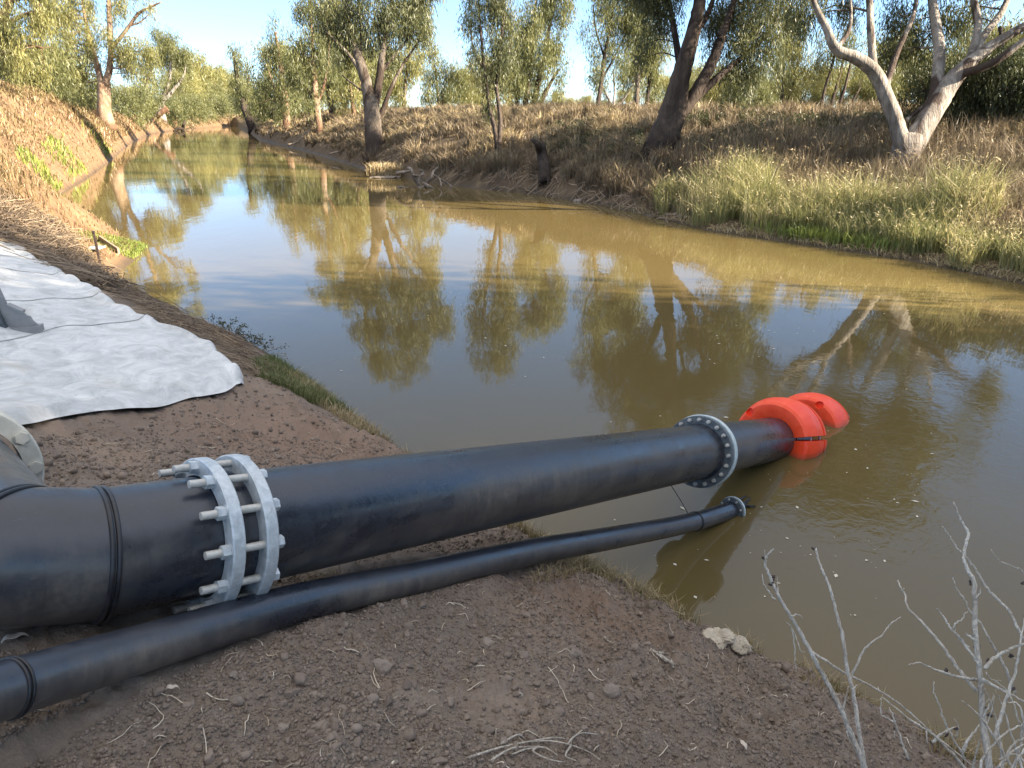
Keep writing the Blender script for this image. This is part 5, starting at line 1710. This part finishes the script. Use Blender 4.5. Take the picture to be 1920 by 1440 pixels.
lump('pale_rock', 1348, 1200, 58, 40, 'rock', 'larger pale rock on the lip of the bank above the water', 'rock', 1, .5, 4, .9)
lump('pale_rock', 1385, 1213, 40, 34, 'rock', 'rounded end stone at the right of the pale rock on the lip', 'rock', 2, .6, 4, .9)
for i, (px, py, w_, lab) in enumerate([(445, 1318, 34, 'biggest loose brown clod below the thinner pipe'), (698, 1312, 24, 'brown clod near the middle of the bare soil'), (715, 1255, 44, 'broad dark clod half buried in the bare soil'), (668, 1368, 22, 'reddish clod in the lower middle of the soil'),
                                          (1145, 1300, 34, 'round grey clod on the slope toward the water'), (915, 1210, 30, 'clod on the crest below the thinner pipe'), (1075, 1228, 26, 'small angular clod on the right slope'), (530, 1368, 24, 'grey clod at the bottom left of the soil')]):
    lump('soil_clod', px, py, w_, w_, 'clod', lab, 'clod', 20 + i, .7, 3, .55)
lump('white_pebble', 974, 1304, 12, 12, 'fleck', 'small white pebble on the bare soil', 'pebble', 40, .7, 2, .2)
lump('white_pebble', 738, 1440 - 9, 12, 12, 'fleck', 'white pebble at the bottom edge of the soil', 'pebble', 41, .6, 2, .2)


def dead_leaf(px, py, L, Wd, az, label, mat='leaflit'):
    p = hit(px, py, fine=True) + [0, 0, .012]
    n = 9
    t = np.linspace(0, 1, n)
    d = np.array([math.cos(az), math.sin(az), 0]); s = np.array([-d[1], d[0], 0])
    wv = Wd * np.sin(np.pi * t ** .8) * .5 + .001
    c = p + d * ((t - .5) * L)[:, None] + np.array([0, 0, 1]) * (.02 * np.sin(np.pi * t) + .006 * np.sin(9 * t))[:, None]
    V = np.concatenate([c + s * wv[:, None] + [0, 0, .008], c, c - s * wv[:, None] + [0, 0, .006]])
    q = []
    for k in (0, 1):
        for i in range(n - 1): q.append((k * n + i, k * n + i + 1, (k + 1) * n + i + 1, (k + 1) * n + i))
    o = mk('dead_leaf', V, np.array(q), M[mat])
    tag(o, label, 'leaf')
    sm = o.modifiers.new('s', 'SOLIDIFY'); sm.thickness = .0012


dead_leaf(30, 1207, .085, .028, .5, 'pale curled dead leaf beside the large pipe at left')
dead_leaf(1392, 1405, .05, .02, 1.9, 'grey-green leaf on the soil at the bottom right')
dead_leaf(325, 1242 + 60, .05, .016, .2, 'small pale leaf under the thinner pipe')

# bleached root tangle at the bottom of the picture
rt = MB()
r_ = np.random.default_rng(9)
for pl in [[(880, 1432), (940, 1408), (1000, 1399), (1050, 1402), (1100, 1418), (1125, 1436)], [(920, 1438), (960, 1415), (1010, 1404)], [(940, 1402), (970, 1386), (985, 1390)], [(1010, 1404), (1000, 1420), (1030, 1436), (1060, 1440)], [(1060, 1405), (1085, 1385), (1120, 1383)],
           [(960, 1425), (985, 1412), (1020, 1412), (1045, 1428)], [(1070, 1410), (1060, 1428), (1080, 1438)], [(1000, 1399), (1035, 1392), (1060, 1396)]]:
    pts = [hit(px, py, fine=True) + [0, 0, .012 + .02 * r_.random()] for px, py in pl]
    rt.tube(spline(pts, 5), np.linspace(.0045, .002, (len(pts) - 1) * 5 + 1), 6, wob=.3)
tag(rt.build('dry_root', M['stem']), 'tangle of bleached roots lying at the bottom of the soil', 'root')
rt = MB()
for pl in [[(1220, 1222), (1240, 1235), (1262, 1252)], [(1225, 1228), (1248, 1232)], [(1240, 1238), (1256, 1240), (1262, 1255)], [(1230, 1232), (1250, 1246)]]:
    pts = [hit(px, py, fine=True) + [0, 0, .012 + .012 * r_.random()] for px, py in pl]
    rt.tube(spline(pts, 4), .0055, 6, wob=.4)
tag(rt.build('dry_root', M['stem']), 'short bleached root on the slope above the water', 'root')

# ------------------------------------------------------------------ bare bleached weeds at the lower right
def shrub(label, base_px, stems, D, husks, seed, rbase=.011):
    """stems: (list of (px, py, depth offset), radius at the start)"""
    r_ = np.random.default_rng(seed)
    b = at(base_px[0], base_px[1], D)
    root = empty('dead_shrub', (b[0], b[1], zat(b[0], b[1])))
    tag(root, label, 'dead shrub')
    mb, hb = MB(), MB()
    for pl, r0 in stems:
        pts = [at(p[0], p[1], D + (p[2] if len(p) > 2 else 0)) for p in pl]
        c = spline(pts, 6)
        c[1:] += r_.normal(size=(len(c) - 1, 3)) * .0011
        mb.tube(c, np.linspace(r0 * .92, max(r0 * .26, .0011), len(c)), 7, wob=.14, r=r_)
        for k in range(1, len(c) - 1):
            if r_.random() < husks:
                a = c[k]
                d = r_.normal(size=3); d /= np.linalg.norm(d)
                e = a + d * .018
                mb.tube([a, e], [r0 * .4, .0015], 4)
                if r_.random() < .6:
                    for _ in range(3): hb.hexprism(e + r_.normal(size=3) * .004, d, .004, .008)
    co = np.concatenate(mb.v)
    mb.build('stem', M['stem'], root, True, {'foot': np.zeros(len(co))})
    if hb.n: tag(hb.build('seed_husks', M['husk'], root, False), kind='stuff')


def Z7(l, d=0.0, dd=0.0):
    return [(1280 + x * .375, 900 + y * .375, d + dd * i / max(1, len(l) - 1)) for i, (x, y) in enumerate(l)]


def Z6(l, d=0.0, dd=0.0):
    return [(1560 + x * .375, 900 + y * .375, d + dd * i / max(1, len(l) - 1)) for i, (x, y) in enumerate(l)]


shrub('left bare weed with two bleached stalks leaning over the water', (1622, 1440),
      [(Z7([(915, 1470), (880, 1360), (800, 1165), (740, 1045), (680, 935), (610, 800), (540, 680), (478, 575), (440, 490), (415, 420), (425, 375), (455, 345)], 0, -.15), .0115), (Z7([(418, 410), (412, 375), (410, 350)], -.15), .003),
       (Z7([(465, 598), (430, 560), (405, 510), (398, 470)], -.1), .003), (Z7([(478, 560), (472, 520), (474, 484)], -.1), .003), (Z7([(540, 680), (570, 672), (590, 678), (597, 692)], -.1), .0035), (Z7([(545, 740), (560, 830), (562, 900), (568, 960)], -.05), .003),
       (Z7([(520, 710), (548, 742), (590, 850), (610, 860)], -.08), .0025),
       (Z7([(918, 1480), (880, 1240), (850, 1050), (820, 930), (803, 800), (775, 690), (745, 570), (715, 490), (690, 430), (672, 370), (668, 340)], .12, .1), .0105), (Z7([(835, 990), (868, 930), (895, 870), (930, 825), (1000, 775), (1020, 740), (1055, 708), (1092, 684)], .15), .0055),
       (Z7([(803, 1145), (818, 1080), (830, 1030)], .05), .005), (Z7([(850, 1050), (872, 1022)], .1), .004), (Z7([(640, 855), (700, 895), (830, 975), (960, 1040), (1090, 1125), (1250, 1265), (1450, 1430), (1480, 1460)], .3, -.2), .0065), (Z7([(990, 1090), (992, 1170)], .2), .003),
       (Z7([(850, 1290), (820, 1260), (880, 1390)], .05), .004)], 2.75, .025, 61)
shrub('tall branching bare weed at the lower right corner', (1852, 1440),
      [(Z6([(790, 1470), (772, 1330), (755, 1180), (745, 1050), (738, 940), (722, 830), (714, 740), (715, 620), (708, 510), (680, 450), (660, 390), (668, 320), (682, 265), (655, 220), (628, 160), (608, 112)], 0, .1), .0125),
       (Z6([(985, 830), (950, 780), (910, 700), (880, 650), (810, 580), (760, 520), (720, 450), (675, 390), (635, 350), (606, 310), (575, 262), (553, 232)], .15, .05), .0065),
       (Z6([(728, 1060), (680, 1000), (620, 930), (560, 840), (490, 755), (430, 690), (375, 630), (366, 575), (340, 530), (328, 500)], .05, .2), .0075),
       (Z6([(725, 1000), (660, 990), (580, 970), (500, 940), (440, 915), (385, 922)], .05, -.1), .006),
       (Z6([(915, 1070), (890, 1000), (860, 930), (830, 870), (790, 800), (740, 710), (690, 655), (665, 600), (625, 545), (604, 486)], .2), .006),
       (Z6([(740, 930), (690, 860), (640, 790), (590, 740), (562, 690), (540, 660), (520, 638)], -.05), .0055), (Z6([(605, 742), (625, 712), (655, 695), (662, 668), (680, 660)], -.05), .0035), (Z6([(685, 835), (640, 800), (615, 745)], -.05), .003),
       (Z6([(765, 945), (800, 900), (860, 862), (920, 832), (990, 808)], -.05), .0075), (Z6([(815, 1290), (850, 1160), (890, 1040), (925, 920), (945, 790), (965, 690)], -.1, .05), .0075),
       (Z6([(750, 995), (850, 1050), (960, 1105), (1010, 1130)], -.05), .006), (Z6([(710, 800), (680, 775), (668, 764)], 0), .005), (Z6([(720, 590), (738, 568), (742, 540)], 0), .003), (Z6([(770, 960), (800, 1000), (850, 1003)], 0), .003), (Z6([(690, 265), (682, 268)], .1), .003),
       (Z6([(1000, 760), (985, 640), (960, 470), (900, 430), (840, 405), (795, 350)], .4), .0035), (Z6([(755, 1180), (800, 1100), (810, 1070)], 0), .004)], 2.55, .035, 62)
shrub('low thicket of crossing bleached canes in the bottom right corner', (1880, 1440),
      [(Z6([(690, 1470), (560, 1325), (480, 1255), (380, 1190), (250, 1085)], 0), .006), (Z6([(920, 1470), (850, 1350), (780, 1240), (720, 1160), (645, 1100)], -.1), .006), (Z6([(665, 1390), (610, 1300), (560, 1200), (535, 1120), (508, 1060), (512, 1005)], .1), .0045),
       (Z6([(385, 1400), (350, 1310), (315, 1210), (285, 1135)], .2), .0055), (Z6([(310, 1210), (270, 1185), (245, 1170), (243, 1110)], .2), .003), (Z6([(500, 1310), (560, 1260), (625, 1232)], .1), .006), (Z6([(620, 1290), (632, 1225), (610, 1190)], .1), .003),
       (Z6([(650, 1360), (690, 1290), (742, 1225)], 0), .007), (Z6([(840, 1470), (870, 1380), (920, 1310), (1000, 1280)], -.1), .006), (Z6([(800, 1470), (860, 1400), (940, 1330), (1010, 1320)], -.15), .005), (Z6([(900, 1470), (930, 1370), (950, 1270), (920, 1160), (880, 1060), (810, 1000)], -.05), .0055),
       (Z6([(960, 1470), (900, 1280), (860, 1150), (815, 1050)], .1), .005), (Z6([(740, 1470), (760, 1380), (840, 1290), (930, 1230), (1000, 1215)], -.1), .0055), (Z6([(855, 1470), (840, 1290), (800, 1130), (765, 1040)], .15), .005), (Z6([(470, 1255), (480, 1320)], .1), .003),
       (Z6([(310, 1255), (315, 1295)], .15), .003), (Z6([(1000, 1470), (960, 1400), (900, 1370), (830, 1400)], -.1), .005), (Z6([(980, 1460), (955, 1200), (930, 1120), (880, 1110)], -.1), .005), (Z6([(700, 1470), (730, 1330), (790, 1180), (812, 1080)], .1), .0045), (Z6([(880, 1470), (960, 1350), (1010, 1290)], -.2), .005)],
      2.5, .02, 63)

# ------------------------------------------------------------------ snag, log and stump on the far bank
def Z3(l): return [(640 + x / 3, y / 3) for x, y in l]


def dead(name, label, cat, D, lines, mat='deadwood', seed=1, sink=True, root=None):
    r_ = np.random.default_rng(seed)
    mb = MB()
    for pl, r0, r1 in lines:
        pts = [at(px, py, D + r_.normal() * .25) for px, py in pl]
        for p in pts: p[2] = max(p[2], -.15)
        mb.tube(spline(pts, 5), np.linspace(r0, r1, (len(pts) - 1) * 5 + 1 if len(pts) > 2 else 6), 8, wob=.25, r=r_)
    co = np.concatenate(mb.v)
    o = mb.build(name, M[mat], None, True, {'foot': np.zeros(len(co))})
    tag(o, label, cat)


DS = float((onz(790, 352, 0) - CAM) @ FWD)
dead('fallen_gum', 'bleached fallen trunk slanting down the left bank to the water', 'fallen tree', 146,
     [([(313, 202), (300, 213), (288, 223), (277, 236), (272, 246)], .55, .25), ([(292, 220), (285, 231), (285, 241)], .22, .1), ([(305, 208), (318, 212)], .3, .1)], 'bark_lit', 34)
dead('driftwood_snag', 'grey tangled driftwood branches stranded in the shallows', 'driftwood', DS,
     [(Z3([(310, 975), (350, 968), (390, 962)]), 0.0806, 0.0558), (Z3([(378, 945), (395, 955), (405, 995), (432, 1035), (445, 1075)]), 0.0744, 0.124), (Z3([(432, 1040), (440, 1000), (462, 965), (438, 955)]), 0.0868, 0.0372), (Z3([(400, 985), (440, 990), (470, 980)]), 0.0744, 0.031),
      (Z3([(425, 1075), (470, 1045), (505, 1000), (518, 965), (545, 940)]), 0.093, 0.0372), (Z3([(518, 985), (548, 1000), (562, 1035), (560, 1062)]), 0.0434, 0.0186), (Z3([(555, 1005), (610, 1040), (660, 1075), (715, 1078), (742, 1102)]), 0.0434, 0.0186), (Z3([(312, 1058), (370, 1062), (440, 1078), (540, 1066)]), 0.0992, 0.062),
      (Z3([(700, 1078), (728, 1092), (742, 1110), (715, 1118)]), 0.031, 0.0186), (Z3([(610, 1045), (632, 1085), (650, 1092)]), 0.031, 0.0186), (Z3([(460, 1030), (500, 1050), (540, 1075)]), 0.0806, 0.0496), (Z3([(330, 1050), (420, 1072), (470, 1085)]), 0.062, 0.0744)], 'deadwood', 3)
pm = onz(722, 331, 0)
DT = float((pm - CAM) @ FWD)
r_ = np.random.default_rng(8)
n = 800
gx, gy = pm[0] + np.clip(r_.normal(size=n) * .5, -1, 1), pm[1] + np.clip(r_.normal(size=n) * .32, -.6, .6)
V, f, rn, tip = blade_mesh(np.stack([gx, gy, np.full(n, .05)], 1), .35 + .65 * r_.random(n), .045, .8, r_)
o = mk('grass_tussock', V, f, M['dry'], None, False, {'rnd': rn})
tag(o, 'pinkish dry grass tussock on a mud hump left of the driftwood', 'grass tussock')
v_ = np.stack([gx, gy], 1)
lump('mud_hump', 722, 333, 50, 20, 'clod', 'low mud hump carrying the dry tussock', 'mud', 50, .10, 4, .8)
p = hit(1022, 338)
DST = float((p - CAM) @ FWD)
dead('tree_stump', 'broken dark stump jutting from the shaded bank', 'stump', DST, [([(1021, 345), (1020, 318), (1017, 295), (1012, 272)], .36, .26), ([(1014, 285), (1006, 268), (996, 262)], .2, .05), ([(1016, 280), (1019, 266)], .14, .05)], 'bark_dark', 4)
DL = float((onz(1125, 378, 0) - CAM) @ FWD) + .3
dead('fallen_log', 'thin grey log sloping from the bank into the water', 'log', DL, [([(1075, 379), (1105, 373), (1135, 367), (1160, 358)], .12, .05), ([(1120, 370), (1140, 371), (1157, 363)], .05, .03)], 'deadwood', 5)
DK = float((onz(340, 246, 0) - CAM) @ FWD)
dead('driftwood_snag', 'dark stump-like snag standing in the far water', 'driftwood', DK, [([(343, 248), (342, 240), (345, 232), (347, 228)], .45, .2), ([(326, 247), (334, 242), (343, 240)], .3, .2), ([(332, 248), (329, 241)], .3, .12)], 'bark_dark', 6)
DK = float((onz(466, 240, 0) - CAM) @ FWD)
pb_ = onz(640, 300, 0)
for i, (px, py, lab) in enumerate([(640, 285, 'bare branch poking from the shaded far bank'), (560, 268, 'pale fallen branch at the far right waterline')]):
    p = hit(px, py)
    Dp = float((p - CAM) @ FWD)
    dead('fallen_branch', lab, 'branch', Dp, [([(px - 22, py + 4), (px, py - 2), (px + 20, py - 9)], .10, .05), ([(px - 4, py), (px + 8, py - 12)], .06, .03)], 'deadwood', 70 + i)

# pale flecks of leaf and foam drifting on the still water
n = 420
r_ = np.random.default_rng(12)
rr = 4.6 * np.exp(r_.random(n) * 1.25)
aa = np.radians(-14 + 46 * r_.random(n))
x, y = rr * np.sin(aa), rr * np.cos(aa)
k = in_river(x, y) & (seg_dist(x, y, NEAR)[0] > .3) & (fbm(x * .5, y * .5, 2) > -.1)
x, y = x[k], y[k]
m = len(x)
s = .004 + .016 * r_.random(m) ** 3
th = r_.random(m) * 6.28
c, sn = np.cos(th) * s, np.sin(th) * s
el = 1 + 1.5 * r_.random(m)
V = np.stack([np.stack([x + c * el, y + sn * el, np.full(m, .004)], 1), np.stack([x - sn, y + c, np.full(m, .006)], 1), np.stack([x - c * el, y - sn * el, np.full(m, .004)], 1), np.stack([x + sn, y - c, np.full(m, .006)], 1)], 1).reshape(-1, 3)
o = mk('floating_flecks', V, np.arange(m * 4).reshape(m, 4), M['fleck'], None, False)
tag(o, kind='stuff')
